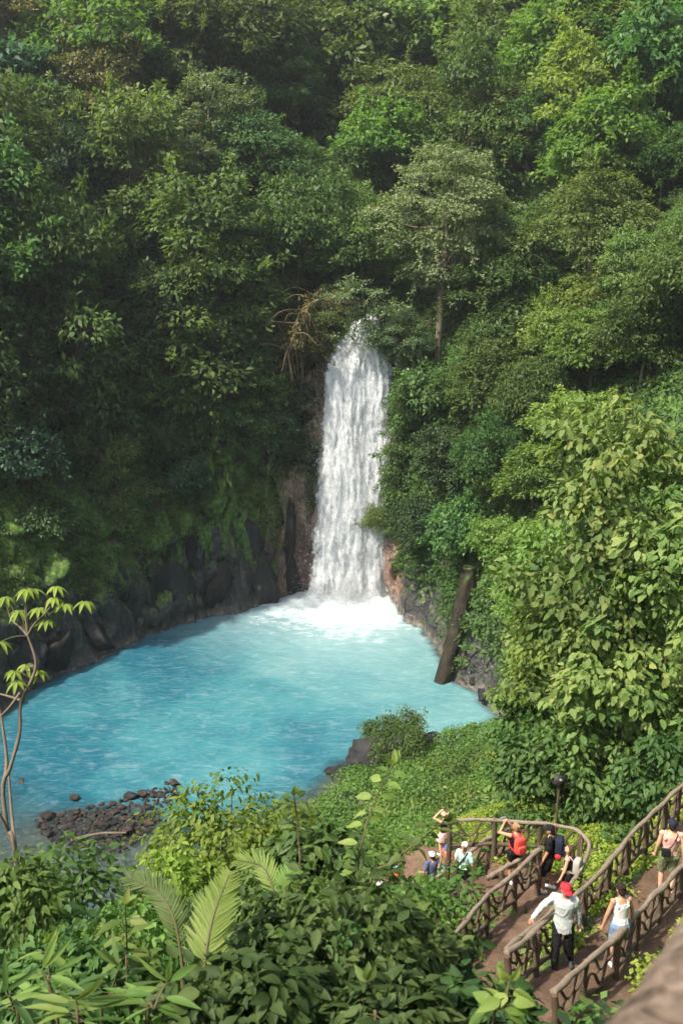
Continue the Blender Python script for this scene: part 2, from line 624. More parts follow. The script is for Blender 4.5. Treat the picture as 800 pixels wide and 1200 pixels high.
# ------------------------------------------------------------------ water
FALL = (0.9, 84.0)   # where the fall meets the pool
st = .28
xs = np.arange(-46, 16, st)
ys = np.arange(24, 92, st)
X, Y = np.meshgrid(xs, ys)
hb, rho_w = base_height(X, Y, False)
dep = -hb
df = np.hypot(X - FALL[0], (Y - FALL[1]) * 1.0)
amp = .022 + .25 * np.exp(-(df / 5.0) ** 2) + .05 * np.exp(-(df / 14.0) ** 2)
ang = np.arctan2(Y - FALL[1], X - FALL[0])
wv = fbm(p3(df * .9, ang * df * .35, 0), 4, 51, .6) + .7 * fbm(p3(X * 1.3, Y * 1.3, 0), 3, 52)
Z = amp * wv
keep = hb < .55
F = grid_faces(len(ys), len(xs))
F = F[keep.ravel()[F].any(1)]
used, inv = np.unique(F, return_inverse=True)
mbw = MB()
mbw.add(p3(X, Y, Z).reshape(-1, 3)[used], inv.reshape(-1, 4))
m, nt, out = new_mat('turquoise_water')
geo = N(nt, 'NewGeometry')
POS = geo.outputs['Position']
at = N(nt, 'Attribute', attribute_name='depth')
dist = N(nt, 'VectorMath', operation='DISTANCE')
L(nt, POS, dist.inputs[0])
dist.inputs[1].default_value = (FALL[0], FALL[1], 0)
D = dist.outputs['Value']
# polar coordinates round the plunge point, so foam trails run outwards
sub = N(nt, 'VectorMath', operation='SUBTRACT')
L(nt, POS, sub.inputs[0])
sub.inputs[1].default_value = (FALL[0], FALL[1], 0)
s3 = N(nt, 'SeparateXYZ')
L(nt, sub.outputs[0], s3.inputs[0])
an = math_node(nt, 'ARCTAN2', s3.outputs[1], s3.outputs[0])
pv = N(nt, 'CombineXYZ')
L(nt, math_node(nt, 'MULTIPLY', D, .55), pv.inputs[0])
L(nt, math_node(nt, 'MULTIPLY', an, 3.2), pv.inputs[1])
big = noise_node(nt, .10, 4, .55, POS, .4)
fo1 = noise_node(nt, 1.5, 7, .68, pv.outputs[0], .5)
fo2 = noise_node(nt, .62, 8, .66, mapping(nt, POS, (1.0, 1.9, 1), (0, 0, .35)), 1.1)
fo3 = noise_node(nt, 1.6, 5, .7, mapping(nt, POS, (1.0, 2.6, 1), (0, 0, .5)), .8)
colr = ramp(nt, [(.28, (.008, .088, .130)), (.5, (.034, .160, .188)), (.7, (.095, .225, .236))])
lat = math_node(nt, 'ADD', big.outputs[0], map_range(nt, s3.outputs[0], -24, 9, -.24, .18, False))  # darker leftward: depth plus the dark cliff's reflection put into the colour
L(nt, lat, colr.inputs[0])
milk = map_range(nt, D, 2, 22, .75, 0.0)
milk2 = math_node(nt, 'ADD', milk, map_range(nt, fo3.outputs[0], .42, .75, 0, .16))
wc = mixc(nt, milk2, colr.outputs[0], (.26, .385, .40))
# foam: full near the plunge, breaking into trails, thin streaks further out
thr = N(nt, 'MapRange', interpolation_type='SMOOTHSTEP')
L(nt, D, thr.inputs[0])
thr.inputs[1].default_value, thr.inputs[2].default_value = 1.5, 17.0
thr.inputs[3].default_value, thr.inputs[4].default_value = .30, .66
fs = math_node(nt, 'ADD', math_node(nt, 'MULTIPLY', fo1.outputs[0], .5), math_node(nt, 'MULTIPLY', fo2.outputs[0], .5))
fd = math_node(nt, 'SUBTRACT', fs, thr.outputs[0])
foam = map_range(nt, fd, -.08, .22)
foam = math_node(nt, 'MULTIPLY', foam, map_range(nt, D, 3, 21, .95, .34))
fo4 = noise_node(nt, .8, 6, .66, mapping(nt, POS, (.7, 1.6, 1), (0, 0, .45)), 1.6)
streak = math_node(nt, 'MULTIPLY', map_range(nt, fo4.outputs[0], .46, .82), .24)
shore = map_range(nt, at.outputs['Fac'], .05, .7, .5, 0)
edge = math_node(nt, 'MULTIPLY', shore, map_range(nt, fo1.outputs[0], .45, .6))
edge = math_node(nt, 'MULTIPLY', edge, map_range(nt, s3.outputs[1], -30, -14, 0, 1))
foam = math_node(nt, 'MAXIMUM', math_node(nt, 'MAXIMUM', foam, streak), edge)
wc = mixc(nt, foam, wc, (.47, .52, .54))
wc = mixc(nt, map_range(nt, at.outputs['Fac'], .05, .55, .75, 0), wc, (.085, .105, .10))
hb_ = math_node(nt, 'ADD', fo3.outputs[0], math_node(nt, 'MULTIPLY', fo4.outputs[0], .8))
bs = principled(nt, out, wc, .22, .35, hb_, .35, .25)
L(nt, map_range(nt, foam, 0, 1, .16, .75), bs.inputs['Roughness'])
tr = N(nt, 'BsdfTransparent')
tr.inputs[0].default_value = (.72, .86, .86, 1)
mx = N(nt, 'MixShader')
alpha = math_node(nt, 'ADD', map_range(nt, at.outputs['Fac'], .05, .8, .22, 1), math_node(nt, 'MULTIPLY', foam, .6), True)
L(nt, alpha, mx.inputs[0])
L(nt, tr.outputs[0], mx.inputs[1])
L(nt, bs.outputs[0], mx.inputs[2])
L(nt, mx.outputs[0], out.inputs[0])
water = mbw.obj('pool_water', m, smooth=True)
ad = water.data.attributes.new('depth', 'FLOAT', 'POINT')
ad.data.foreach_set('value', np.maximum(0, dep.ravel()[used]).astype(np.float32))
tag(water, 'milky turquoise pool water with foam trails spreading from the waterfall', kind='structure')

# ------------------------------------------------------------------ sky and sun
SUN_EL, SUN_DIR = rad(54), np.array([-.79, -.51])
SUN_DIR = SUN_DIR / np.linalg.norm(SUN_DIR)
world = bpy.data.worlds.new('World')
scene.world = world
world.use_nodes = True
wn = world.node_tree
wn.nodes.clear()
sky = wn.nodes.new('ShaderNodeTexSky')
sky.sky_type = 'NISHITA'
sky.sun_disc = False
sky.sun_elevation = SUN_EL
sky.sun_rotation = math.atan2(SUN_DIR[0], SUN_DIR[1])
sky.air_density, sky.dust_density, sky.ozone_density = 1.0, 4.0, 1.0
bg = wn.nodes.new('ShaderNodeBackground')
bg.inputs[1].default_value = .125
wo = wn.nodes.new('ShaderNodeOutputWorld')
wn.links.new(sky.outputs[0], bg.inputs[0])
wn.links.new(bg.outputs[0], wo.inputs[0])
sd = bpy.data.lights.new('sun', 'SUN')
sd.energy = 3.8
sd.angle = rad(2.0)
sd.color = (1.0, .93, .80)
sun = bpy.data.objects.new('sun', sd)
COL.objects.link(sun)
sv = Vector((SUN_DIR[0] * math.cos(SUN_EL), SUN_DIR[1] * math.cos(SUN_EL), math.sin(SUN_EL)))
sun.rotation_euler = sv.to_track_quat('Z', 'Y').to_euler()
sun.location = (-40, 40, 120)

vs = scene.view_settings
scene.display_settings.display_device = 'sRGB'
vs.view_transform = 'Standard'
vs.look = 'None'
vs.gamma = 1.0
vs.exposure = 1.25
vs.use_curve_mapping = False
cy = scene.cycles
cy.use_denoising = True
try:
    cy.denoiser = 'OPENIMAGEDENOISE'
except Exception:
    pass
cy.use_adaptive_sampling = True
cy.adaptive_threshold = .03
cy.max_bounces, cy.diffuse_bounces, cy.glossy_bounces, cy.transmission_bounces = 8, 3, 2, 4
cy.transparent_max_bounces, cy.volume_bounces = 24, 1
cy.volume_step_rate = 3.0
cy.volume_max_steps = 16
cy.caustics_reflective = cy.caustics_refractive = False
cy.sample_clamp_indirect = 6.0

# ------------------------------------------------------------------ humid air
mb = MB()
X0, X1, Y0, Y1, Z0, Z1 = -475, 455, -410, 525, -5, 175
hv = np.array([[x, y, z] for x in (X0, X1) for y in (Y0, Y1) for z in (Z0, Z1)], float)
mb.add(hv, [[0, 1, 3, 2], [4, 6, 7, 5], [0, 4, 5, 1], [2, 3, 7, 6], [0, 2, 6, 4], [1, 5, 7, 3]])
m, nt, out = new_mat('humid_air')
vp = N(nt, 'VolumePrincipled')
vp.inputs['Color'].default_value = (.93, .96, 1, 1)
vp.inputs['Density'].default_value = .00028
vp.inputs['Anisotropy'].default_value = .35
L(nt, vp.outputs[0], out.inputs['Volume'])
haze = tag(mb.obj('haze', m), 'thin humid haze filling the valley', kind='stuff')
# ------------------------------------------------------------------ leaves
# leaf templates: (t along the leaf, s across, lift) and faces
TPL = {
    'far': (np.array([[0, 0, 0], [.45, 1, .12], [1, 0, -.05], [.45, -1, .12]]), np.array([[0, 1, 2, 3]])),
    'mid': (np.array([[0, 0, 0], [.28, .85, .10], [.68, .72, .06], [1, 0, -.10], [.68, -.72, .06], [.28, -.85, .10], [.35, 0, -.02], [.7, 0, -.04]]),
            np.array([[0, 1, 6, 6], [0, 6, 5, 5], [6, 1, 2, 7], [5, 6, 7, 4], [7, 2, 3, 3], [4, 7, 3, 3]])),
    'near': (None, None)}


def _near_tpl():
    t = np.array([0, .12, .3, .5, .7, .87, 1.0])
    w = np.array([.04, .55, .95, 1.0, .74, .36, .0])
    V = []
    for a, b in zip(t, w):
        for s_, l in ((-1, .13), (-.5, .05), (0, 0), (.5, .05), (1, .13)):
            wob = .03 * math.sin(a * 40) * abs(s_)
            V.append([a - .05 * abs(s_) * b, s_ * b, l * b + wob])
    return np.array(V), grid_faces(len(t), 5)


TPL['near'] = _near_tpl()
SPL = np.array([[0, 1, 2], [0, 2, 3]])


def leaves(mb, pos, nrm, axis, length, width, rnd, tpl='far', droop=.0):
    """one leaf at each pos: axis runs to the tip, nrm is the blade's face"""
    T, Fc = TPL[tpl]
    pos = np.asarray(pos, float)
    n = len(pos)
    if n == 0:
        return
    axis = unit(axis)
    nrm = unit(nrm - axis * (nrm * axis).sum(-1, keepdims=True))
    side = np.cross(nrm, axis)
    length = np.broadcast_to(np.asarray(length, float), (n,))[:, None, None]
    width = np.broadcast_to(np.asarray(width, float), (n,))[:, None, None] * .5
    dr = np.broadcast_to(np.asarray(droop, float), (n,))[:, None, None]
    t, s_, z = T[None, :, 0:1], T[None, :, 1:2], T[None, :, 2:3]
    V = pos[:, None] + axis[:, None] * t * length + side[:, None] * s_ * width + nrm[:, None] * (z * width * 2.0 - dr * t * t * length)
    k = T.shape[0]
    F = (Fc[None] + (np.arange(n) * k)[:, None, None]).reshape(-1, Fc.shape[1])
    R_ = np.repeat(np.asarray(rnd, float), len(Fc))
    if tpl == 'mid':   # the doubled corners are triangles
        tri = F[:, 2] == F[:, 3]
        V = V.reshape(-1, 3)
        base = mb.nv
        mb.add(V, F[~tri], R_[~tri])
        mb.f.append((F[tri][:, :3] + base).ravel())
        mb.n.append(np.full(tri.sum(), 3, np.int64))
        mb.r.append(R_[tri].astype(np.float32))
    else:
        mb.add(V.reshape(-1, 3), F, R_)


def sph(rng, n, zmin=-1.0):
    z = rng.uniform(zmin, 1, n)
    a = rng.uniform(0, 2 * np.pi, n)
    r = np.sqrt(1 - z * z)
    return np.stack([r * np.cos(a), r * np.sin(a), z], -1)


def clump_leaves(mb, rng, cen, rx, rz, n, ll, lw, tpl='far', droop=.35, up=.7, outward=.6, rnd0=0.0, rnd1=1.0, cup=.1, away=None):
    """n leaves on the upper skin of an ellipsoid clump"""
    d = sph(rng, n, -.45)
    sh = rng.uniform(.55, 1.08, n)[:, None]
    pos = cen + d * sh * np.array([rx, rx, rz])
    jit = rng.normal(0, 1, (n, 3))
    if away is not None:
        d = unit(d + away * .6)
    nrm = d * outward + np.array([0, 0, up]) + jit * .34
    axis = d * np.array([1, 1, .25]) + rng.normal(0, .55, (n, 3)) - np.array([0, 0, droop])
    s_ = rng.uniform(.45, 1.35, n)
    leaves(mb, pos, nrm, axis, ll * s_, lw * s_, np.clip(rng.normal((rnd0 + rnd1) / 2, (rnd1 - rnd0) * .33, n), 0, 1), tpl, cup)


# foliage colours; shadow is darkened into deep, bluish and shade, canopy light brightens fresh
LEAF = {
    'deep': leaf_mat('leaf_deep_green', [(.014, .040, .015), (.026, .064, .022), (.050, .096, .030)], .30),  # darkened, as bluish is, to deepen the left wall's shadow
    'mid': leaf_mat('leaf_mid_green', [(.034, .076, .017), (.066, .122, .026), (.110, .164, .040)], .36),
    'fresh': leaf_mat('leaf_fresh_green', [(.056, .122, .020), (.106, .184, .032), (.172, .244, .056)], .42),
    'olive': leaf_mat('leaf_olive', [(.044, .092, .022), (.078, .138, .034), (.128, .188, .054)], .36),
    'grey': leaf_mat('leaf_grey_green', [(.056, .094, .036), (.102, .146, .060), (.165, .205, .095)], .30),
    'bronze': leaf_mat('leaf_bronze', [(.080, .094, .026), (.135, .138, .044), (.185, .170, .064)], .32),
    'bluish': leaf_mat('leaf_bluish_green', [(.013, .046, .022), (.026, .074, .036), (.052, .106, .048)], .28),
    'glossy': leaf_mat('leaf_glossy_green', [(.024, .064, .015), (.048, .102, .022), (.084, .140, .032)], .32, rough=.48, spec=.3),
    'shade': leaf_mat('leaf_shade_darkened', [(.014, .038, .010), (.028, .064, .015), (.054, .098, .022)], .28, rough=.6, spec=.15, var=.08),  # leaf colour darkened to hold the shade at the bottom centre
    'lime': leaf_mat('leaf_lime', [(.090, .150, .016), (.150, .215, .024), (.215, .265, .042)], .42),
    'large': leaf_mat('leaf_large_green', [(.036, .092, .020), (.074, .140, .030), (.118, .180, .048), (.165, .205, .052)], .36, rough=.6, spec=.18)}
BARK = simple_mat('bark_grey', (.20, .165, .125), (.07, .055, .04), 5, .85, .15, .6, .03)
BARK_D = simple_mat('bark_dark', (.075, .055, .038), (.025, .018, .012), 4, .85, .2, .7, .03)
TWIG = simple_mat('twig_tan', (.26, .19, .11), (.12, .085, .05), 6, .85, .1, .4, .02)
STEM = simple_mat('stem_green_brown', (.12, .10, .05), (.05, .05, .02), 8, .8, .2, .3, .01)


# ------------------------------------------------------------------ tree prototypes (crown + trunk), base at the origin
def build_tree(name, seed, H, R, crown_h, mat, bark, nclump=48, cr=1.15, flat=.62, per=130, ll=.40, lw=.20, style='dome', vines=0, tr=.16,
               droop=.35, tpl='far', up=.7, lean=0.0):
    rng = np.random.default_rng(seed)
    root = empty(name)
    mb, tb = MB(), MB()
    c0 = np.array([lean, 0, H - crown_h * .5])
    cens = []
    tries = 0
    while len(cens) < nclump and tries < 4000:
        tries += 1
        if style == 'layer':
            k = rng.integers(0, 7)
            zz = (k + .5 + rng.normal(0, .3)) / 7 * 2 - 1
            zz = float(np.clip(zz, -1, 1))
            rr = math.sqrt(max(.08, 1 - zz * zz * .9)) * (.55 + .45 * rng.random() ** .5)
            a = rng.uniform(0, 2 * np.pi)
            c = c0 + np.array([R * rr * math.cos(a), R * rr * math.sin(a), crown_h * .5 * zz - .25 * rr * R * .5])
        elif style == 'column':
            zz = rng.uniform(-1, 1)
            rr = (.35 + .6 * rng.random()) * (1 - .35 * abs(zz))
            a = rng.uniform(0, 2 * np.pi)
            c = c0 + np.array([R * rr * math.cos(a), R * rr * math.sin(a), crown_h * .5 * zz])
        elif style == 'umbrella':
            a = rng.uniform(0, 2 * np.pi)
            rr = rng.random() ** .5
            c = c0 + np.array([R * rr * math.cos(a), R * rr * math.sin(a), crown_h * (.42 - .8 * rr * rr - .28 * rng.random() ** 2 + rng.normal(0, .08))])
        else:
            d = sph(rng, 1, -.5)[0]
            rr = rng.uniform(.55, 1.0)
            c = c0 + d * rr * np.array([R, R, crown_h * .5])
        wob = 1.02 + .42 * vnoise(unit(c - c0)[None] * 1.35, seed)[0]
        c = c0 + (c - c0) * wob
        if all(np.linalg.norm((c - q) / np.array([1, 1, .7])) > cr * .72 for q in cens):
            cens.append(c)
    for c in cens:
        r = cr * float(np.clip(rng.lognormal(0, .32), .5, 1.7))
        tone = rng.uniform(0, .35)
        clump_leaves(mb, rng, c, r, r * flat, int(per * (r / cr) ** 2), ll, lw, tpl, droop, up, .6, tone, tone + .65, away=unit(c - c0) * .6)
    # loose sprays sticking out of the crown
    for _ in range(46):
        c = cens[rng.integers(len(cens))]
        d = unit(c - c0 + rng.normal(0, .8, 3) + np.array([0, 0, .5]))
        ln = rng.uniform(.8, 2.2)
        n = int(ln * 26)
        t_ = rng.uniform(.1, 1, n)
        p = c + d * cr * .5 + (d * ln)[None] * t_[:, None] - np.array([0, 0, 1.0]) * (t_ ** 2 * ln * .35)[:, None] + rng.normal(0, .10, (n, 3))
        leaves(mb, p, rng.normal(0, .5, (n, 3)) + np.array([0, 0, 1]), d[None] * .6 + rng.normal(0, .7, (n, 3)) - np.array([0, 0, .3]), ll * rng.uniform(.7, 1.2, n), lw * rng.uniform(.8, 1.2, n), rng.uniform(.2, 1, n), tpl)
    for _ in range(vines):
        c = cens[rng.integers(len(cens))]
        ln = rng.uniform(.5, 1.0) * H * .45
        n = int(ln * 9)
        z = np.sort(rng.uniform(0, ln, n))
        p = c + np.stack([rng.normal(0, .12, n), rng.normal(0, .12, n), -z], -1)
        ax = rng.normal(0, .5, (n, 3)) - np.array([0, 0, .9])
        leaves(mb, p, rng.normal(0, 1, (n, 3)) + np.array([0, 0, .6]), ax, ll * .8, lw * .9, rng.uniform(0, .7, n), tpl)
    # trunk and limbs
    top = c0 + np.array([0, 0, crown_h * .12])
    pts = spline([(0, 0, -1.2), (rng.normal(0, .12), rng.normal(0, .12), H * .3), (lean * .6 + rng.normal(0, .2), rng.normal(0, .2), H * .55), top], 12)
    tube(tb, pts, np.linspace(tr, tr * .4, 12), 7, .15)
    order = rng.permutation(len(cens))[:16]
    for k in order:
        c = cens[k]
        s0 = pts[rng.integers(5, 11)]
        mid = (s0 + c) / 2 + np.array([0, 0, -.12 * np.linalg.norm(c - s0)])
        tube(tb, spline([s0, mid, c], 7), np.linspace(tr * .42, tr * .1, 7), 5)
    mb.obj('crown', mat, root)
    tb.obj('trunk', bark, root, smooth=True)
    root['_h'] = H - crown_h * .5
    root['_r'] = R
    return root


SPEC = {
    'dome': dict(H=8.6, R=3.5, crown_h=7.2, mat='mid', bark=BARK, nclump=84, cr=1.1, per=120, ll=.40, lw=.19, vines=8),
    'dark': dict(H=8.6, R=3.3, crown_h=7.6, mat='deep', bark=BARK_D, nclump=84, cr=1.05, per=125, ll=.40, lw=.20, vines=14),
    'layer': dict(H=11.5, R=3.6, crown_h=7.6, mat='grey', bark=BARK, nclump=120, cr=.85, flat=.5, per=120, ll=.30, lw=.15, style='layer', droop=.3, up=.9),
    'fresh': dict(H=7.8, R=3.3, crown_h=6.2, mat='fresh', bark=BARK, nclump=72, cr=1.05, per=105, ll=.44, lw=.23, vines=6),
    'olive': dict(H=9.0, R=3.7, crown_h=7.0, mat='olive', bark=BARK, nclump=96, cr=1.0, flat=.5, per=125, ll=.34, lw=.16, vines=8),
    'bronze': dict(H=8.4, R=3.0, crown_h=5.6, mat='bronze', bark=TWIG, nclump=44, cr=.9, flat=.5, per=80, ll=.34, lw=.16),
    'bluish': dict(H=8.2, R=3.2, crown_h=7.2, mat='bluish', bark=BARK_D, nclump=66, cr=1.1, per=85, ll=.56, lw=.30, vines=12, droop=.6),
    'column': dict(H=9.0, R=2.4, crown_h=8.2, mat='mid', bark=BARK, nclump=66, cr=.95, per=115, ll=.38, lw=.18, style='column', vines=16),
    'umbrella': dict(H=9.5, R=4.1, crown_h=6.4, mat='olive', bark=BARK, nclump=105, cr=1.0, flat=.5, per=120, ll=.32, lw=.16, style='umbrella', droop=.25, up=.9, vines=6),
    'tall': dict(H=15.0, R=3.7, crown_h=8.4, mat='grey', bark=BARK, nclump=125, cr=.85, flat=.5, per=120, ll=.30, lw=.15, style='layer', droop=.3, up=.9, tr=.3),
    'lush': dict(H=7.2, R=3.4, crown_h=6.4, mat='glossy', bark=BARK_D, nclump=62, cr=1.15, per=80, ll=.58, lw=.30, vines=12, droop=.5)}
PHRASE = {'tall': 'tall grey-green tree', 
    'dome': 'round-crowned mid-green tree', 'dark': 'dense dark green tree', 'layer': 'grey-green tiered tree',
    'fresh': 'bright yellow-green tree', 'olive': 'olive-green spreading tree', 'bronze': 'sparse bronze-leaved tree', 'bluish': 'blue-green drooping tree',
    'column': 'narrow vine-hung tree', 'umbrella': 'flat-topped olive tree', 'lush': 'glossy dark broad-leaved tree'}
NAME = {'tall': 'tall_tree', 'dome': 'forest_tree', 'dark': 'forest_tree', 'layer': 'tiered_tree', 'fresh': 'forest_tree', 'olive': 'spreading_tree', 'bronze': 'sparse_tree',
        'bluish': 'drooping_tree', 'column': 'vine_clad_tree', 'umbrella': 'umbrella_tree', 'lush': 'broadleaf_tree'}
PROTO, USED = {}, {}


def proto(sp, variant):
    k = (sp, variant)
    if k not in PROTO:
        d = dict(SPEC[sp])
        d['mat'] = LEAF[d['mat']]
        d['ll'], d['lw'], d['per'] = d['ll'] * .86, d['lw'] * .88, int(d['per'] * 1.3)
        PROTO[k] = build_tree(NAME[sp], 100 + 13 * list(SPEC).index(sp) + variant, **d)
        USED[k] = False
    return PROTO[k]


def take(k):
    o = PROTO[k]
    if USED[k]:
        o = copy_tree(o)
    USED[k] = True
    for q in ('_h', '_r'):
        if q in o:
            pass
    return o


def solve_base(px, py, hc):
    """ground point whose tree of crown height hc shows its crown middle at the photo point (px, py)"""
    best = None
    for dy in np.arange(0, 330, 4.0):
        g = hit(px, py + dy)
        if g is None:
            continue
        x, y, _ = proj(g + np.array([0, 0, hc]))
        e = abs(y - py) + abs(x - px) * .3
        if best is None or e < best[0]:
            best = (e, g)
    return best[1], best[0]


ROWW = ['topmost', 'second', 'third', 'fourth', 'fifth', 'sixth', 'seventh', 'eighth', 'ninth']


def place_tree(sp, variant, px, py, wpx, label, group=None, rz=None):
    proto(sp, variant)
    k = (sp, variant)
    hc, R0 = PROTO[k]['_h'], PROTO[k]['_r']
    s = 1.0
    for _ in range(4):
        g, e = solve_base(px, py, hc * s)
        dep = proj(g + np.array([0, 0, hc * s]))[2]
        s = float(np.clip(wpx / FPX * dep / (2 * R0 * 1.12), .45, 1.9))
    o = take(k)
    o.location = tuple(g)
    o.rotation_euler = (random.uniform(-.07, .07), random.uniform(-.07, .07), random.uniform(0, 6.28) if rz is None else rz)
    o.scale = (s * random.uniform(.88, 1.14), s * random.uniform(.88, 1.14), s * random.uniform(.88, 1.16))
    tag(o, label, 'tree', group)
    return o


# hand-set trees: species, variant, photo x, photo y, crown width in photo pixels, label
TREES = [
    ('fresh', 0, 120, 62, 150, 'bright yellow-green tree with a lit top, third crown from the top left corner'),
    ('dome', 0, 272, 50, 170, 'large round tree lit along its left side, in the top row left of centre'),
    ('bronze', 0, 118, 118, 110, 'sparse bronze tree with bare pale twigs below the bright tree at top left'),
    ('tall', 0, 512, 225, 150, 'pale grey-green tiered tree with a straight pale trunk, above and right of the fall'),
    ('olive', 0, 425, 300, 120, 'olive tree leaning out over the lip of the waterfall'),
    ('layer', 1, 195, 190, 120, 'grey-green tree catching light midway up the left slope'),
    ('olive', 1, 300, 190, 130, 'olive spreading tree in the middle of the left slope, right of the grey-green one'),
    ('dome', 1, 375, 225, 120, 'round mid-green tree just left of and above the waterfall'),
    ('dark', 0, 105, 215, 110, 'dark green tree standing in shade on the upper left slope'),
    ('umbrella', 0, 470, 120, 150, 'flat-topped olive tree at top centre, hazy with distance'),
    ('umbrella', 1, 690, 245, 160, 'broad flat-topped tree on the sunlit right slope at mid height'),
    ('fresh', 1, 655, 70, 150, 'sunlit yellow-green tree near the top right of the slope'),
    ('lush', 0, 765, 90, 150, 'glossy broad-leaved tree in the top right corner'),
]
for a in TREES:
    place_tree(*a)

# pale bare trunks and dead limbs showing between the crowns
def bare_trunk(label, px, py, hpx, lean, seed, r=.17):
    rng = np.random.default_rng(seed)
    g = hit(px, py)
    d = proj(g)[2]
    H = hpx / FPX * d
    tw = -unit(np.array([g[0], g[1], 0])) * 2.2
    root = empty('bare_tree', tuple(g + tw))
    tag(root, label, 'tree', 'pale trunks among the crowns')
    mb = MB()
    S = spline([(0, 0, -3.0), (lean * .2, 0, H * .3), (lean * .5, rng.normal(0, .2), H * .65), (lean, rng.normal(0, .3), H)], 24)
    tube(mb, S, np.linspace(r, r * .45, 24), 8, .15)
    mb.obj('trunk', BARK, root, smooth=True)
    for k in range(7):
        s0 = S[rng.integers(11, 23)]
        e = np.array([rng.normal(0, 1.3), rng.normal(0, .7), rng.uniform(.2, 1.8)])
        mb = MB()
        tube(mb, spline([s0, s0 + e * .5 + rng.normal(0, .15, 3), s0 + e], 9), np.linspace(r * .45, r * .12, 9), 6, .15)
        mb.obj('limb', BARK, root, smooth=True)
    return root


for a in [('pale straight trunk under the tall grey-green tree above the fall', 513, 362, 84, .3, 1, .24), ('thin pale trunk in the shade of the upper left slope', 110, 285, 58, -.2, 2, .12),
          ('slender trunk between dark crowns in the middle of the left slope', 222, 300, 62, .4, 3, .13), ('forked pale trunk above the left side of the fall lip', 424, 300, 60, -.7, 4, .17),
          ('bare trunk leaning on the sunlit right slope', 688, 330, 66, 1.2, 5, .14), ('short pale trunk near the top of the slope, left of centre', 258, 120, 44, .2, 6, .15),
          ('dead limb near the top centre of the forest', 452, 95, 50, -.9, 7, .14), ('pale trunk beside the right edge of the upper forest', 772, 235, 60, .5, 8, .14)]:
    bare_trunk(*a)

# the rest of the forest: rows of crowns up the slopes
occupied = [(a[2], a[3], a[4]) for a in TREES] + [(512, 330, 150), (505, 365, 90)]
seen_labels = set()
LEFT = ['dark', 'bluish', 'dome', 'olive', 'lush', 'column', 'dark', 'layer']
RIGHT = ['fresh', 'dome', 'fresh', 'umbrella', 'column', 'fresh', 'lush', 'dome', 'layer']
TOP = ['fresh', 'olive', 'fresh', 'layer', 'umbrella', 'fresh', 'bronze', 'dome']  # fresh repeated, also on the right, to put bright canopy light into foliage


def where_words(px, py, row):
    side = ('by the left edge', 'left of the fall', 'above the fall', 'right of the fall', 'by the right edge')[int(np.searchsorted([110, 345, 480, 690], px))]
    return side, ROWW[row]


rows = [(-28, 112), (22, 104), (72, 104), (125, 100), (178, 98), (232, 96), (288, 92), (345, 90), (402, 88)]
count = {}
todo = []
for r, (py0, wd) in enumerate(rows):
    x = -20 + (r % 2) * 38
    while x < 830:
        px, py = x + random.uniform(-16, 16), py0 + random.uniform(-16, 16)
        w = wd * random.uniform(.85, 1.65)
        x += wd * .82
        if py > 330 and 330 < px < 520:
            continue
        if py > 375 and px > 560:
            continue
        if any(math.hypot((px - a) / 1.0, (py - b) / .8) < .36 * c + 14 for a, b, c in occupied):
            continue
        pool = ['dark', 'bluish', 'lush', 'dark', 'column', 'dark'] if (r >= 5 and px < 330) else TOP if r < 2 else (LEFT if px < 400 else RIGHT)  # darker species low on the left put that wall's shade into the foliage
        todo.append((random.choice(pool), px, py, w, r))
from collections import defaultdict
cnt = defaultdict(list)
for t in todo:
    cnt[(t[0], where_words(t[1], t[2], t[4])[0], t[4])].append(t)
ORD = {1: [''], 2: ['leftmost ', 'rightmost '], 3: ['leftmost ', 'middle ', 'rightmost ']}
for (kind_, side, r), ts in cnt.items():
    ts.sort(key=lambda q: q[1])
    for i, t in enumerate(ts):
        o_ = ORD.get(len(ts), ORD[3])[min(i, 2)]
        lab = f'{o_}{PHRASE[kind_]} {side}, {ROWW[r]} crown row from the top'
        place_tree(kind_, random.randint(0, 2), t[1], t[2], t[3], lab, 'forest trees on the slopes')

# ------------------------------------------------------------------ undergrowth: one carpet of leaves over the slopes (nobody could count it)
P0 = TV[TF[:, 0]]; P1 = TV[TF[:, 1]]; P2 = TV[TF[:, 2]]; P3_ = TV[TF[:, 3]]
FC = (P0 + P1 + P2 + P3_) / 4
FN = np.cross(P2 - P0, P3_ - P1)
FA = np.linalg.norm(FN, axis=1) * .5
FN = FN / np.maximum(FA[:, None] * 2, 1e-9)
_dep = FC[:, 1] * cp - (FC[:, 2] - CAMZ) * sp
FX = 400 + FPX * FC[:, 0] / np.maximum(_dep, .1)
FY = 600 - FPX * (FC[:, 1] * sp + (FC[:, 2] - CAMZ) * cp) / np.maximum(_dep, .1)
WD, _ = way_dist(FC[:, 0], FC[:, 1])
RHOF = base_height(FC[:, 0], FC[:, 1], False)[1]


def scatter(rng, dens):
    """random points over the ground: dens = points per square metre for each face"""
    ex = dens * FA
    n = rng.poisson(ex)
    k = np.repeat(np.arange(len(ex)), n)
    u, v = rng.random(len(k))[:, None], rng.random(len(k))[:, None]
    p = (P0[k] * (1 - u) + P1[k] * u) * (1 - v) + (P3_[k] * (1 - u) + P2[k] * u) * v
    return p, FN[k], k


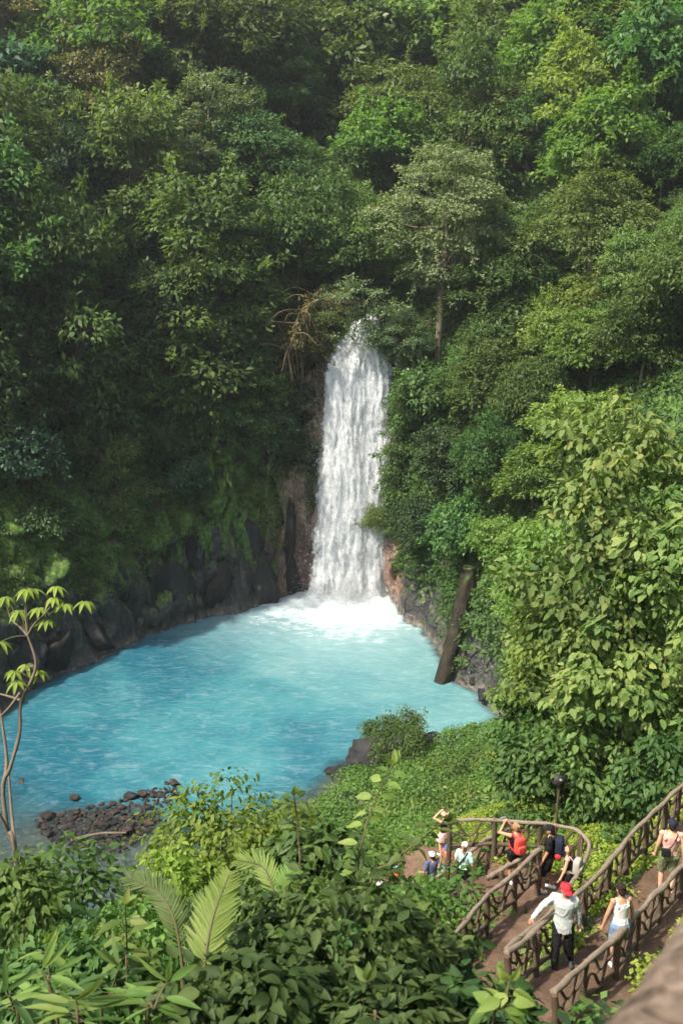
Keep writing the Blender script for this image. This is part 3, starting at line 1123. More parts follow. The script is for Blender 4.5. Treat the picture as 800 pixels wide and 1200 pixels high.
def carpet(name, rng, dens, mat, ll, lw, per, rad_, lift, tpl='far', droop=.4, label='', up=.7, lump=.0):
    p, nrm, k = scatter(rng, dens)
    n = len(p)
    if n == 0:
        return None
    mb = MB()
    d = sph(rng, n * per, -.3).reshape(n, per, 3)
    r = rad_ * rng.uniform(.6, 1.5, n)
    nn = unit(nrm + np.array([0, 0, .8]))
    hgt = lift * (.4 + 1.2 * rng.random(n)) + lump * (vnoise(p * .55, 77) + .6)
    cen = p + nn * hgt[:, None]
    pos = cen[:, None] + d * (r[:, None] * rng.uniform(.5, 1.05, (n, per)))[..., None] * np.array([1, 1, .6])
    nr = d * .6 + nn[:, None] * up + rng.normal(0, .35, (n, per, 3))
    ax = d * np.array([1, 1, .3]) + rng.normal(0, .5, (n, per, 3)) - np.array([0, 0, droop])
    s_ = rng.uniform(.65, 1.3, (n, per))
    tone = np.repeat(rng.uniform(0, .45, n) + .25 * vnoise(p * .25, 78), per) + rng.uniform(0, .55, n * per)
    leaves(mb, pos.reshape(-1, 3), nr.reshape(-1, 3), ax.reshape(-1, 3), (ll * s_).ravel(), (lw * s_).ravel(), np.clip(tone, 0, 1), tpl, .1)
    o = mb.obj(name, mat)
    tag(o, label, kind='stuff')
    print(name, n * per)
    return o


inview = (FX > -120) & (FX < 920) & (FY > -120) & (FY < 1300) & (_dep > 1)
far = inview & (FC[:, 1] > 54) & (WD > .1)
leftside = FC[:, 0] < 0
cover = np.clip((FC[:, 2] - 10 - 6 * vnoise(FC * .22, 61)) / 5, 0, 1)       # bare rock and moss low on the cliffs
cover = np.where(FC[:, 0] > 5.2, np.clip((FC[:, 2] - 1.6 - 2.2 * vnoise(FC * .3, 62)) / 2.0, 0, 1), cover)
fallgap = np.clip((np.abs(FC[:, 0] - 1.2) - 3.2) / 1.2, 0, 1)
fallgap = np.where((FC[:, 2] < 26) & (FC[:, 1] > 80), fallgap, 1)
stepf = np.clip(1.25 - FN[:, 2], .4, 1.2)
rg = np.random.default_rng(5)
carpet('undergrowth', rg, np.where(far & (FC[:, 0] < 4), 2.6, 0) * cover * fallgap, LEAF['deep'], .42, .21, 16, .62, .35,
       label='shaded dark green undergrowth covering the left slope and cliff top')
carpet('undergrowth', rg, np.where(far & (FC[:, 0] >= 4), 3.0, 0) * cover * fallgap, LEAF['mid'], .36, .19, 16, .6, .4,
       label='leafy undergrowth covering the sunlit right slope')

mossy = inview & (FC[:, 0] < -1.5) & (FC[:, 1] > 54) & (FN[:, 2] < .75) & (RHOF > -.5)
mz_ = np.clip((FC[:, 2] - 5.0 - 3.5 * vnoise(FC * np.array([.35, .35, .12]), 63)) / 2, 0, 1) * np.clip((15 - FC[:, 2]) / 4, 0, 1)
mz_ = mz_ * np.clip(.35 + 1.6 * vnoise(FC * np.array([.45, .45, .12]), 64), 0, 1)
carpet('hanging_moss', rg, np.where(mossy, 9.0, 0) * mz_, LEAF['fresh'], .20, .12, 14, .34, .12, label='bright moss and small creepers hanging in patches on the dark left cliff', droop=.9, up=.4)
# ------------------------------------------------------------------ waterfall
fall = empty('waterfall', (FALL[0], FALL[1], 0))
tag(fall, 'tall white waterfall plunging down the cliff into the turquoise pool', 'waterfall')
LIP_Z = 25.8


def fall_pt(u, v, off=0.0):
    """u -1..1 across, v 0..1 from the lip to the pool"""
    x0 = 2.75 + u * 2.0
    x1 = .55 + u * 4.7 + .3 * u * u
    w = np.clip(v / .22, 0, 1)
    w = .45 * w * w * (3 - 2 * w) + .55 * np.minimum(1, v * 1.05)
    x = x0 * (1 - w) + x1 * w
    y = 89.6 - 4.9 * np.sqrt(np.clip(v, 0, 1)) + .5 * np.abs(u) ** 2 - off
    z = LIP_Z + .25 - .25 * np.abs(u) + .35 * np.sin(u * 4.1 + 1) * (1 - v) - (LIP_Z + .3) * (.12 * v + .88 * v ** 1.12)
    return np.stack([x, y, z], -1)


def water_mat(name, sc, lo, hi, tint):
    m, nt, out = new_mat(name)
    tc = N(nt, 'TexCoord')
    a = noise_node(nt, 1.0, 8, .68, mapping(nt, tc.outputs['Object'], sc), .35)
    b = noise_node(nt, 1.0, 6, .75, mapping(nt, tc.outputs['Object'], (sc[0] * 2.8, sc[1] * 2.8, sc[2] * 6)), .2)
    f = math_node(nt, 'ADD', math_node(nt, 'MULTIPLY', a.outputs[0], .5), math_node(nt, 'MULTIPLY', b.outputs[0], .5))
    at = N(nt, 'Attribute', attribute_name='thin')
    f2 = math_node(nt, 'SUBTRACT', f, at.outputs['Fac'])
    al = map_range(nt, f2, lo, hi)
    d = N(nt, 'BsdfDiffuse')
    L(nt, mixc(nt, map_range(nt, f, .38, .58), tint, (.72, .735, .75)), d.inputs[0])
    t = N(nt, 'BsdfTranslucent')
    t.inputs[0].default_value = (.66, .69, .72, 1)
    mx = N(nt, 'MixShader')
    mx.inputs[0].default_value = .25
    L(nt, d.outputs[0], mx.inputs[1])
    L(nt, t.outputs[0], mx.inputs[2])
    tr = N(nt, 'BsdfTransparent')
    m2 = N(nt, 'MixShader')
    L(nt, al, m2.inputs[0])
    L(nt, tr.outputs[0], m2.inputs[1])
    L(nt, mx.outputs[0], m2.inputs[2])
    L(nt, m2.outputs[0], out.inputs[0])
    return m


nu, nv = 70, 180
U, V = np.meshgrid(np.linspace(-1, 1, nu), np.linspace(0, 1, nv))
for k, (off, wid, lo, hi) in enumerate([(0.0, .93, .16, .30), (.35, .98, .28, .54), (.75, 1.05, .34, .68), (1.15, 1.14, .40, .80)]):
    P = fall_pt(U * wid, V, off * np.sqrt(V))
    q = P * np.array([1.1, .3, .16]) + k * 9.1
    P[..., 1] -= (.5 * fbm(q, 4, 70 + k) + .25 * fbm(q * 3, 3, 75 + k)) * np.clip(V * 4, .1, 1)
    P[..., 0] += (.22 + .30 * np.abs(U)) * fbm(P * np.array([.3, .3, .30]) + 5 * k, 4, 80 + k)
    mb = MB()
    mb.add(P.reshape(-1, 3), grid_faces(nv, nu))
    o = mb.obj('water_sheet', water_mat('falling_water', (.85, .85, .34), lo, hi, (.57, .60, .63)), None, smooth=True)
    o.location = (0, 0, 0)
    o.parent = fall
    o.matrix_parent_inverse = Matrix.Translation((-FALL[0], -FALL[1], 0))
    thin = np.clip((np.abs(U) - .45) / .55, 0, 1) ** 1.8 * (.40 - .04 * k) + .05 * k * np.clip((V - .8) / .2, 0, 1)
    # the left third is a thinner veil
    thin = thin + np.clip((-U - .15) / .8, 0, 1) * np.clip((V - .1) / .3, 0, 1) * .045
    a = o.data.attributes.new('thin', 'FLOAT', 'POINT')
    a.data.foreach_set('value', thin.ravel().astype(np.float32))

# droplets and torn water round the edges and at the foot
rg = np.random.default_rng(31)
mb = MB()
n = 6000
u = np.clip(rg.normal(0, .6, n), -1.08, 1.08)
v = rg.random(n) ** .7
P = fall_pt(u, v, 1.4 * np.sqrt(v)) + rg.normal(0, .22, (n, 3)) * np.array([1, 1.6, 1])
n2 = 7000
a = rg.uniform(0, 2 * np.pi, n2)
r = np.abs(rg.normal(0, 2.6, n2))
Q = np.stack([FALL[0] + 1.25 * r * np.cos(a), FALL[1] - .4 + r * np.sin(a) * .9, np.abs(rg.normal(0, .9, n2)) * np.exp(-r / 5) + .03], -1)
P = np.vstack([P, Q])
sz = np.concatenate([rg.uniform(.010, .030, n), rg.uniform(.012, .035, n2)])[:, None, None]
tet = np.array([[1, 1, 1], [1, -1, -1], [-1, 1, -1], [-1, -1, 1.]]) * .6
stretch = np.array([1, 1, 2.2])
Vt = P[:, None] + tet[None] * sz * stretch
Ft = (np.array([[0, 1, 2], [0, 3, 1], [0, 2, 3], [1, 3, 2]])[None] + (np.arange(len(P)) * 4)[:, None, None]).reshape(-1, 3)
mb.add(Vt.reshape(-1, 3), Ft)
m, nt, out = new_mat('spray')
d = N(nt, 'BsdfDiffuse'); d.inputs[0].default_value = (.7, .72, .74, 1)
t = N(nt, 'BsdfTranslucent'); t.inputs[0].default_value = (.7, .72, .74, 1)
mx = N(nt, 'MixShader'); mx.inputs[0].default_value = .45
L(nt, d.outputs[0], mx.inputs[1]); L(nt, t.outputs[0], mx.inputs[2]); L(nt, mx.outputs[0], out.inputs[0])
o = mb.obj('spray', m, fall)
o.matrix_parent_inverse = Matrix.Translation((-FALL[0], -FALL[1], 0))
o['kind'] = 'stuff'

# drifting mist where the fall strikes the pool
mb = MB()
nr, ns = 14, 28
th = np.linspace(0, np.pi, nr)[:, None]
ph = np.linspace(0, 2 * np.pi, ns, endpoint=False)[None, :]
mb.add(p3(7.4 * np.sin(th) * np.cos(ph), 5.4 * np.sin(th) * np.sin(ph), 7.0 * np.cos(th) + 0 * ph).reshape(-1, 3), grid_faces(nr, ns, True))
m, nt, out = new_mat('mist_air')
tc = N(nt, 'TexCoord')
ln = N(nt, 'VectorMath', operation='LENGTH')
L(nt, mapping(nt, tc.outputs['Object'], (1 / 7.4, 1 / 5.4, 1 / 7.0)), ln.inputs[0])
nz = noise_node(nt, .42, 4, .6, tc.outputs['Object'], .3)
dn = math_node(nt, 'MULTIPLY', map_range(nt, ln.outputs['Value'], .15, .98, 1, 0), map_range(nt, nz.outputs[0], .30, .66))
pvn = N(nt, 'VolumePrincipled')
pvn.inputs['Color'].default_value = (.95, .97, 1, 1)
pvn.inputs['Anisotropy'].default_value = .25
L(nt, math_node(nt, 'MULTIPLY', dn, 2.2), pvn.inputs['Density'])
L(nt, pvn.outputs[0], out.inputs['Volume'])
mist = mb.obj('mist', m)
mist.location = (FALL[0] - .2, FALL[1] - .2, .9)
tag(mist, 'white mist hanging over the foot of the waterfall', kind='stuff')
# ------------------------------------------------------------------ rocks
def rock_mat(name, c1, c2, c3, moss=0.0, wetz=None):
    m, nt, out = new_mat(name)
    tc = N(nt, 'TexCoord')
    g = N(nt, 'NewGeometry')
    a = noise_node(nt, 1.6, 7, .65, tc.outputs['Object'])
    b = noise_node(nt, 9, 5, .7, tc.outputs['Object'])
    oi = N(nt, 'ObjectInfo')
    r = ramp(nt, [(.3, c1), (.5, c2), (.72, c3)])
    L(nt, math_node(nt, 'ADD', math_node(nt, 'MULTIPLY', a.outputs[0], .7), math_node(nt, 'MULTIPLY', b.outputs[0], .3)), r.inputs[0])
    h = N(nt, 'HueSaturation')
    L(nt, r.outputs[0], h.inputs['Color'])
    L(nt, map_range(nt, oi.outputs['Random'], 0, 1, .6, 1.5, False), h.inputs['Value'])
    L(nt, map_range(nt, oi.outputs['Random'], 0, 1, .6, 1.35, False), h.inputs['Saturation'])
    col = h.outputs[0]
    if moss:
        s_ = N(nt, 'SeparateXYZ')
        L(nt, g.outputs['Normal'], s_.inputs[0])
        k = map_range(nt, math_node(nt, 'ADD', s_.outputs[2], math_node(nt, 'MULTIPLY', a.outputs[0], .8)), 1.15 - moss, 1.4 - moss)
        col = mixc(nt, k, col, (.045, .10, .014))
    principled(nt, out, col, .62, .22, math_node(nt, 'ADD', a.outputs[0], b.outputs[0]), .9, .10)
    return m


ROCK = rock_mat('river_rock', (.014, .011, .010), (.040, .031, .027), (.11, .088, .075))
ROCK_D = rock_mat('dark_wet_rock', (.006, .006, .007), (.017, .017, .018), (.046, .043, .041))
ROCK_M = rock_mat('mossy_rock', (.014, .013, .013), (.042, .038, .034), (.10, .085, .07), .45)


def rock_mesh(seed, flat=.65, sub=4, rough=.38):
    import bmesh
    bm = bmesh.new()
    bmesh.ops.create_icosphere(bm, subdivisions=sub, radius=1)
    v = np.array([q.co[:] for q in bm.verts])
    f = np.array([[l.vert.index for l in q.loops] for q in bm.faces])
    bm.free()
    rng = np.random.default_rng(seed)
    # chop flat facets, then roughen
    for _ in range(18):
        n_ = unit(rng.normal(0, 1, 3))
        d = rng.uniform(.42, .8)
        s_ = v @ n_
        v = v - np.where(s_ > d, (s_ - d) * .97, 0)[:, None] * n_
    v = v * (1 + rough * .5 * fbm(v * 1.3 + seed * 3.1, 3, seed))[:, None] + .10 * fbm(v * 3.2 + seed, 4, seed + 9)[:, None] * v
    v = v * np.array([1, rng.uniform(.65, .9), flat])
    mb = MB()
    mb.add(v, f)
    return mb


protos = []
for k in range(5):
    me = rock_mesh(200 + k, sub=3).mesh('river_rock', ROCK, True)
    protos.append(me)


def add_rock(me, loc, s, label, group=None, name='river_rock', sink=.25, rz=None):
    o = link(name, me)
    o.location = (loc[0], loc[1], loc[2] + s * (.5 - sink))
    o.rotation_euler = (random.uniform(-.3, .3), random.uniform(-.3, .3), random.uniform(0, 6.28) if rz is None else rz)
    o.scale = (s, s, s)
    tag(o, label, 'rock', group)
    return o


BAR = [(42, 962), (75, 952), (110, 945), (150, 935), (178, 925), (208, 918), (210, 932), (190, 955), (172, 978), (150, 996), (115, 1000), (70, 990), (48, 978)]


def inpoly(x, y, P):
    c = False
    j = len(P) - 1
    for i in range(len(P)):
        if (P[i][1] > y) != (P[j][1] > y) and x < (P[j][0] - P[i][0]) * (y - P[i][1]) / (P[j][1] - P[i][1]) + P[i][0]:
            c = not c
        j = i
    return c


# the shoal the loose rocks lie on
hero = [(58, 958, .60, 'large dark rock at the left end of the rock bar'), (168, 932, .50, 'pale grey flat rock near the right tip of the rock bar'),
        (152, 934, .55, 'dark round rock beside the pale flat one on the rock bar'), (205, 920, .52, 'greenish rock lying furthest out at the tip of the rock bar'),
        (120, 968, .55, 'reddish brown slab in the middle of the rock bar'), (150, 975, .62, 'long dark rock at the near edge of the rock bar'),
        (88, 936, .45, 'lone dark rock breaking the water beyond the rock bar')]
for k, (px, py, s, lab) in enumerate(hero):
    add_rock(protos[k % 5], at_z(px, py, .05), s, lab)
taken = [(a, b, c * 13) for a, b, c, _ in hero]
cntr = 0
for _ in range(2600):
    px, py = random.uniform(40, 212), random.uniform(915, 1002)
    if not inpoly(px, py, BAR):
        continue
    s = random.choice([.16, .2, .24, .28, .36, .45, .2, .18])
    if any(math.hypot(px - a, (py - b) * 1.5) < (c + s * 15) * .62 for a, b, c in taken):
        continue
    taken.append((px, py, s * 15))
    add_rock(random.choice(protos), at_z(px, py, random.uniform(-.12, .1)), s,
             'loose brown rock in the heap of rocks at the near left shore of the pool', 'loose rocks on the rock bar')
    cntr += 1
print('rocks', cntr)
# under-water rocks and shoreline rocks
for px, py, s, me_, lab in [(60, 835, 1.1, 0, 'submerged boulder showing through the blue water near the left edge'),
                            (20, 925, 1.0, 1, 'submerged boulder behind the slender sapling at far left')]:
    p = at_z(px, py, -.42)
    add_rock(protos[me_], p, s, lab, sink=.5)
me_d = [rock_mesh(230 + k, .7, 4, .5).mesh('shore_rock', ROCK_D, True) for k in range(3)]
for k, (px, py, s, lab) in enumerate([(506, 872, 1.05, 'black wedge-shaped rock at the water edge behind the green bank'), (547, 868, 1.0, 'low dark rock at the right end of the near shore'),
                                      (528, 874, .75, 'small dark rock between two larger ones on the near shore'), (408, 935, .95, 'dark rock below the mossy outcrop, by the pool'),
                                      (425, 948, .8, 'second dark rock below the mossy outcrop, nearer the bushes'), (446, 962, 1.0, 'black boulder with pale chips among the bank bushes'),
                                      (564, 818, .85, 'grey rock in the water at the foot of the leaning log'), (553, 800, .6, 'small pale rock under the leaning log')]):
    add_rock(me_d[k % 3], at_z(px, py, .2 if k < 5 else .3), s, lab, name='shore_rock')
# cliff-foot boulders: big, smooth and dark along the left cliff
me_c = [rock_mesh(250 + k, 1.25, 4, .45).mesh('cliff_boulder', ROCK_D, True) for k in range(3)]
CLIFF = [(214, 716, 3.0, 1.0, 'tall smooth dark boulder standing in the cliff left of the fall'), (258, 712, 2.3, 1.1, 'dark boulder with a cleft, right of the tallest one at the cliff foot'),
         (300, 706, 2.6, 1.1, 'dark boulder at the cliff foot nearest the left of the waterfall'), (172, 738, 2.3, .8, 'dark block at the cliff foot left of the tallest boulder'),
         (128, 764, 2.2, .8, 'dark block at the cliff foot above the left end of the pool'), (338, 698, 2.0, 1.2, 'brown-black rock block close beside the falling water'),
         (86, 784, 2.0, .8, 'low black block at the cliff foot right of the slender sapling'), (45, 800, 2.2, .9, 'low black block at the cliff foot behind the slender sapling'),
         (235, 640, 2.4, .9, 'dark ledge of rock above the tallest boulder, under the moss'), (292, 640, 2.0, 1.1, 'dark rock rib above the boulders, closer to the fall'),
         (150, 690, 2.0, .8, 'mossy dark rock bulging above the left end of the pool'), (335, 620, 1.6, 1.3, 'brown rock buttress left of the middle of the fall'),
         (478, 716, 1.6, .9, 'dark rock at the cliff foot just right of the fall'), (500, 724, 1.3, .8, 'small dark rock between the fall and the leaning log')]
for k, (px, py, s, zs, lab) in enumerate(CLIFF):
    p = hit(px, py)
    n_ = np.array([p[0] - CX, p[1] - CY]); n_ /= np.linalg.norm(n_)
    o = add_rock(me_c[k % 3], p, s, lab, name='cliff_boulder', rz=k * 1.3)
    o.rotation_euler = (.12, -.1, k * 1.3)
    o.scale = (s * .95, s * .95, s * zs * 1.5)
    o.location = (p[0] + n_[0] * s * .5, p[1] + n_[1] * s * .5, max(p[2], s * .55))

# mossy outcrop jutting into the pool
outc = empty('mossy_outcrop', tuple(at_z(446, 912, 0)))
tag(outc, 'mossy rock outcrop jutting into the pool from the green bank', 'rock')
OB = at_z(446, 912, 0)
for k, (px, py, dz, sx_, sy_, sz_) in enumerate([(418, 908, .2, 2.0, 1.2, .8), (440, 896, .6, 1.9, 1.5, 1.3), (466, 886, .6, 1.9, 1.6, 1.5), (436, 922, .2, 1.5, 1.2, .9), (404, 914, -.1, 1.1, .8, .5),
                                                 (460, 905, .7, 2.0, 1.5, 1.4), (425, 935, .0, 1.1, .9, .7), (486, 880, .3, 1.2, 1.2, 1.2)]):
    mb = rock_mesh(270 + k, 1.0, 4, .5)
    c = at_z(px, py, 0) - OB
    mb.v = [v * np.array([sx_, sy_, sz_]) * 1.15 + np.array([c[0], c[1], dz]) for v in mb.v]
    mb.obj('rock', ROCK_D, outc, smooth=True)
rg = np.random.default_rng(9)
mb = MB()
for _ in range(420):
    px, py = rg.uniform(425, 494), rg.uniform(868, 918)
    if px - 425 < (py - 868) * .5 - 6 or rg.random() < .12:
        continue
    c = at_z(px, py, 0) - OB
    c[2] = 1.15 + .75 * np.clip((px - 425) / 50, 0, 1) + rg.normal(0, .3)
    r_ = rg.uniform(.22, .5)
    clump_leaves(mb, rg, c, r_, r_ * .8, 34, .17, .10, 'far', .35, .8, .6, .0, .8)
o = mb.obj('ground_cover', LEAF['mid'], outc)

# leaning dead trunk
pa, pb = at_z(516, 806, -.5), np.array([9.7, 68.6, 7.2])
lg = empty('leaning_log', tuple(pa))
tag(lg, 'dark dead tree trunk leaning from the right bank down into the pool', 'log')
mb = MB()
P = spline([pa * 0, (pb - pa) * .5 + np.array([.08, 0, -.06]), pb - pa, (pb - pa) * 1.12], 26)
tube(mb, P, np.linspace(.64, .50, 26) * (1 + .10 * fbm(P * .8, 3, 6)), 28, .22)
LOGM = rock_mat('wet_dead_wood', (.005, .004, .0035), (.013, .011, .008), (.034, .028, .021), .25)
mb.obj('trunk', LOGM, lg, smooth=True)
mb = MB()
tube(mb, [P[18], P[18] + np.array([-.5, -.3, .5]), P[18] + np.array([-.8, -.4, .9])], [.12, .09, .03], 8, .2)
mb.obj('branch_stub', LOGM, lg, smooth=True)
for k in range(9):
    mb = MB()
    a_ = 2 * np.pi * k / 9
    q0 = P[25] + np.array([.32 * math.cos(a_), .32 * math.sin(a_), -.25])
    tube(mb, spline([q0, q0 + (P[25] - P[22]) * random.uniform(.25, .6), q0 + (P[25] - P[22]) * random.uniform(.7, 1.6) + np.array([random.uniform(-.15, .15), random.uniform(-.15, .15), 0])], 7), np.linspace(.2, .02, 7), 6, .3)
    mb.obj('splinter', LOGM, lg, smooth=True)
# driftwood stick on the rock bar
mb = MB()
a, b = at_z(84, 985, .32), at_z(148, 976, .4)
tube(mb, spline([a, (a + b) / 2 + np.array([0, .1, .12]), b], 10), np.linspace(.11, .05, 10), 8, .2)
tag(mb.obj('driftwood', BARK, smooth=True), 'pale driftwood stick lying across the near side of the rock bar', 'driftwood')
# splintered reddish stump by the waterline next to the log
mb = MB()
c = at_z(524, 748, 0)
for k in range(5):
    a = c + np.array([random.uniform(-.35, .35), random.uniform(-.3, .3), -.2])
    tube(mb, [a, a + np.array([random.uniform(-.15, .15), .1, random.uniform(.9, 2.0)])], [.16, .05], 6, .2)
tag(mb.obj('broken_stump', simple_mat('red_wood', (.34, .15, .07), (.13, .055, .03), 5), smooth=True), 'splintered reddish stump at the waterline behind the leaning log', 'stump')

# ------------------------------------------------------------------ branch railings
RAIL = simple_mat('weathered_rail', (.27, .215, .16), (.085, .064, .046), 9, .8, .2, .6, .02)
POST = simple_mat('dark_post_wood', (.115, .082, .056), (.045, .031, .021), 7, .85, .2, .7, .02)


def railing(label, pix, zs, rad_=.052, step=1.15, skip=(), low=True, n=None, seed=0, extra_world=None):
    rng = np.random.default_rng(300 + seed)
    W = np.array([at_z(x, y, z) for (x, y), z in zip(pix, zs)])
    if extra_world is not None:
        W = np.vstack([W, extra_world])
    S = spline(W, 60)
    base = W[0].copy(); base[2] = ground(base[0], base[1])
    root = empty('branch_railing', tuple(base))
    tag(root, label, 'railing', 'rustic branch railings along the path')
    T = lambda q: np.asarray(q) - base
    mb = MB()
    wob = S + .040 * np.stack([fbm(S * 1.1 + k * 5, 2, 310 + seed) for k in range(3)], -1)
    tube(mb, T(wob), rad_ * (1 + .28 * fbm(S * 1.8, 3, 320 + seed)), 10, .22)
    mb.obj('top_rail', RAIL, root, smooth=True)
    seg = np.linalg.norm(np.diff(S, axis=0), axis=1)
    cum = np.concatenate([[0], np.cumsum(seg)])
    m = max(2, int(round(cum[-1] / step)) + 1)
    ps = []
    for k in range(m):
        d = cum[-1] * (k + .02) / (m - 1 + .04)
        p = np.array([np.interp(d, cum, S[:, j]) for j in range(3)])
        p[:2] += rng.normal(0, .02, 2)
        g = min(ground(p[0], p[1]), p[2] - .55)
        g = max(g, p[2] - 1.7)
        ps.append((p, g))
        mb = MB()
        lean = rng.normal(0, .03, 2)
        tube(mb, T(spline([(p[0] + lean[0], p[1] + lean[1], g - .25), (p[0] - lean[0] * .6, p[1] + lean[1], (g + p[2]) / 2), (p[0], p[1], p[2] + .01)], 8)),
             np.linspace(.078, .058, 8), 9, .16)
        mb.obj('post', POST, root, smooth=True)
    for (p, g), (q, h) in zip(ps[:-1], ps[1:]):
        a0 = np.array([p[0], p[1], max(g, p[2] - .95) + .24])
        b0 = np.array([q[0], q[1], max(h, q[2] - .95) + .24])
        mb = MB()
        tube(mb, T(spline([a0, (a0 + b0) / 2 + rng.normal(0, .035, 3), b0], 8)), .045 * (1 + .2 * rng.random(8)), 8, .15)
        mb.obj('low_rail', POST, root, smooth=True)
        # a forked branch filling the bay
        mb = MB()
        e = lambda f, zf: np.array([p[0] + (q[0] - p[0]) * f, p[1] + (q[1] - p[1]) * f, (a0[2] + (b0[2] - a0[2]) * f) * (1 - zf) + (p[2] + (q[2] - p[2]) * f) * zf])
        f1 = rng.uniform(.30, .42); f2 = rng.uniform(.60, .74); k1 = rng.uniform(.45, .65)
        tube(mb, T(spline([e(f1 + .08, 0), e(f1 - .05, .35), e(f1 + .03, k1), e(f1 - .16, 1)], 8)), np.linspace(.040, .027, 8), 7, .2)
        tube(mb, T(spline([e(f1 + .03, k1), e((f1 + f2) / 2, k1 - .10), e(f2, k1 + .06)], 7)), .028, 7, .2)
        tube(mb, T(spline([e(f2 - .10, 0), e(f2 + .03, .4), e(f2, k1 + .06), e(f2 + .14, 1)], 8)), np.linspace(.040, .027, 8), 7, .2)
        tube(mb, T(spline([e(.04, .12), e(.14, .5), e(f1 - .05, .35)], 7)), .024, 7, .25)
        tube(mb, T(spline([e(f2 + .03, .4), e(.88, .55), e(.97, .95)], 7)), .024, 7, .25)
        mb.obj('forked_branch', POST, root, smooth=True)
    return root


railing('long branch railing on the left side of the upper path', [(592, 1120), (625, 1095), (660, 1064), (690, 1034), (720, 1000), (760, 958), (800, 917), (850, 866)],
        [19.55, 19.35, 19.2, 19.0, 18.8, 18.6, 18.45, 18.2], seed=1)
railing('low branch railing on the right side of the upper path, nearest the camera', [(648, 1167), (685, 1131), (715, 1103), (750, 1066), (775, 1040), (800, 1014), (850, 968)],
        [19.55, 19.4, 19.2, 18.95, 18.8, 18.65, 18.4], seed=2, rad_=.056)
railing('curved branch railing round the far side of the viewing platform', [(526, 962), (560, 960), (600, 961), (634, 963), (668, 970), (686, 984), (689, 997), (680, 1018), (668, 1040), (640, 1072), (594, 1114)],
        [17.2, 17.3, 17.35, 17.35, 17.35, 17.35, 17.35, 17.4, 17.5, 17.75, 18.1], seed=3, rad_=.050)
railing('branch railing slanting down-left from the platform, furthest inner one', [(494, 1040), (530, 1014), (560, 993), (580, 979), (592, 971), (603, 968)],
        [14.5, 15.3, 15.9, 16.6, 17.0, 17.2], seed=4)
railing('branch railing beside the lower steps, upper one of a close pair', [(632, 994), (600, 1012), (578, 1026), (540, 1047), (505, 1068)], [17.3, 16.8, 16.3, 15.5, 14.8], seed=5)
railing('branch railing along the left edge of the middle path, lower one of a close pair', [(633, 997), (605, 1020), (580, 1039), (560, 1062), (540, 1086), (515, 1112)],
        [17.38, 17.5, 17.6, 17.75, 17.9, 18.1], seed=6)

# overlook handrail right in front of the camera, with its posts
oc = empty('overlook_handrail', (.75, 1.3, 29.0))
tag(oc, 'thick rough brown log handrail close up in the bottom right corner', 'railing')
def cam_pt(px, py, dep):
    return np.array([0, 0, CAMZ]) + ray(px, py) * dep
a = cam_pt(774, 1262, 1.22)
b = cam_pt(868, 1085, 1.62)
d = b - a
mb = MB()
q = np.stack([a - d * 1.4 + d * t for t in np.linspace(0, 6, 60)]) + .008 * np.random.default_rng(4).normal(0, 1, (60, 3)).cumsum(0) * .2
tube(mb, q - np.array([.75, 1.3, 29.0]), (.092 * (1 + .06 * fbm(q * 6, 3, 5))), 28, .10)
CLOSE, nt, out = new_mat('rough_log_bark')
_tc = N(nt, 'TexCoord')
_a = noise_node(nt, 14, 5, .6, _tc.outputs['Object'], .6)
_b = noise_node(nt, 60, 4, .6, _tc.outputs['Object'])
_r = ramp(nt, [(.34, (.022, .015, .010)), (.46, (.11, .078, .055)), (.62, (.22, .165, .125))])
L(nt, math_node(nt, 'ADD', math_node(nt, 'MULTIPLY', _a.outputs[0], .75), math_node(nt, 'MULTIPLY', _b.outputs[0], .25)), _r.inputs[0])
principled(nt, out, _r.outputs[0], .85, .2, _a.outputs[0], 1.0, .03)
mb.obj('top_rail', CLOSE, oc, smooth=True)
for t in (12, 40):
    p = q[t]
    mb = MB()
    g = ground(p[0], p[1])
    pts = np.array([[p[0], p[1], min(g, p[2] - .6) - .3], [p[0], p[1], p[2] - .05]]) - np.array([.75, 1.3, 29.0])
    tube(mb, spline(pts, 6), .07, 10, .1)
    mb.obj('post', CLOSE, oc, smooth=True)

# ------------------------------------------------------------------ sign on the bank
_c = cam_pt(652, 946, 25.5)
g = np.array([_c[0], _c[1], ground(_c[0], _c[1])])
print('sign', g, _c, proj(hit(653, 948))[2])
sg = empty('trail_sign', tuple(g))
tag(sg, 'small dark signboard on a thin post in the green bank behind the platform', 'sign')
top = at_y(650, 914, g[1])
mb = MB()
tube(mb, [(0, 0, -.3), (0, 0, .6), (0.02, 0, top[2] - g[2] - .1)], .035, 8)
mb.obj('post', POST, sg, smooth=True)
bw, bh = .165, .145
def box(mb, c, s, R_=None, rnd=0):
    v = np.array([[x, y, z] for x in (-1, 1) for y in (-1, 1) for z in (-1, 1)], float) * np.array(s)
    if R_ is not None:
        v = v @ np.array(R_).T
    mb.add(v + np.array(c), [[0, 1, 3, 2], [4, 6, 7, 5], [0, 4, 5, 1], [2, 3, 7, 6], [0, 2, 6, 4], [1, 5, 7, 3]], rnd)
Rm = np.array(Matrix.Rotation(rad(24), 3, 'Y') @ Matrix.Rotation(rad(-25), 3, 'X'))
mb = MB()
h0 = np.array([0.02, -.03, top[2] - g[2]])
box(mb, h0, (bw, .018, bh), Rm)
bd = mb.obj('board', simple_mat('sign_board', (.03, .028, .026), (.016, .015, .014), 9, .6), sg)
mb = MB()
for dz, w in ((.0, .05),):
    box(mb, h0 + Rm @ np.array([.03, -.022, .02]), (w, .004, .03), Rm)
mb.obj('pale_mark', simple_mat('sign_pale', (.25, .24, .22), None, 9, .6), sg)
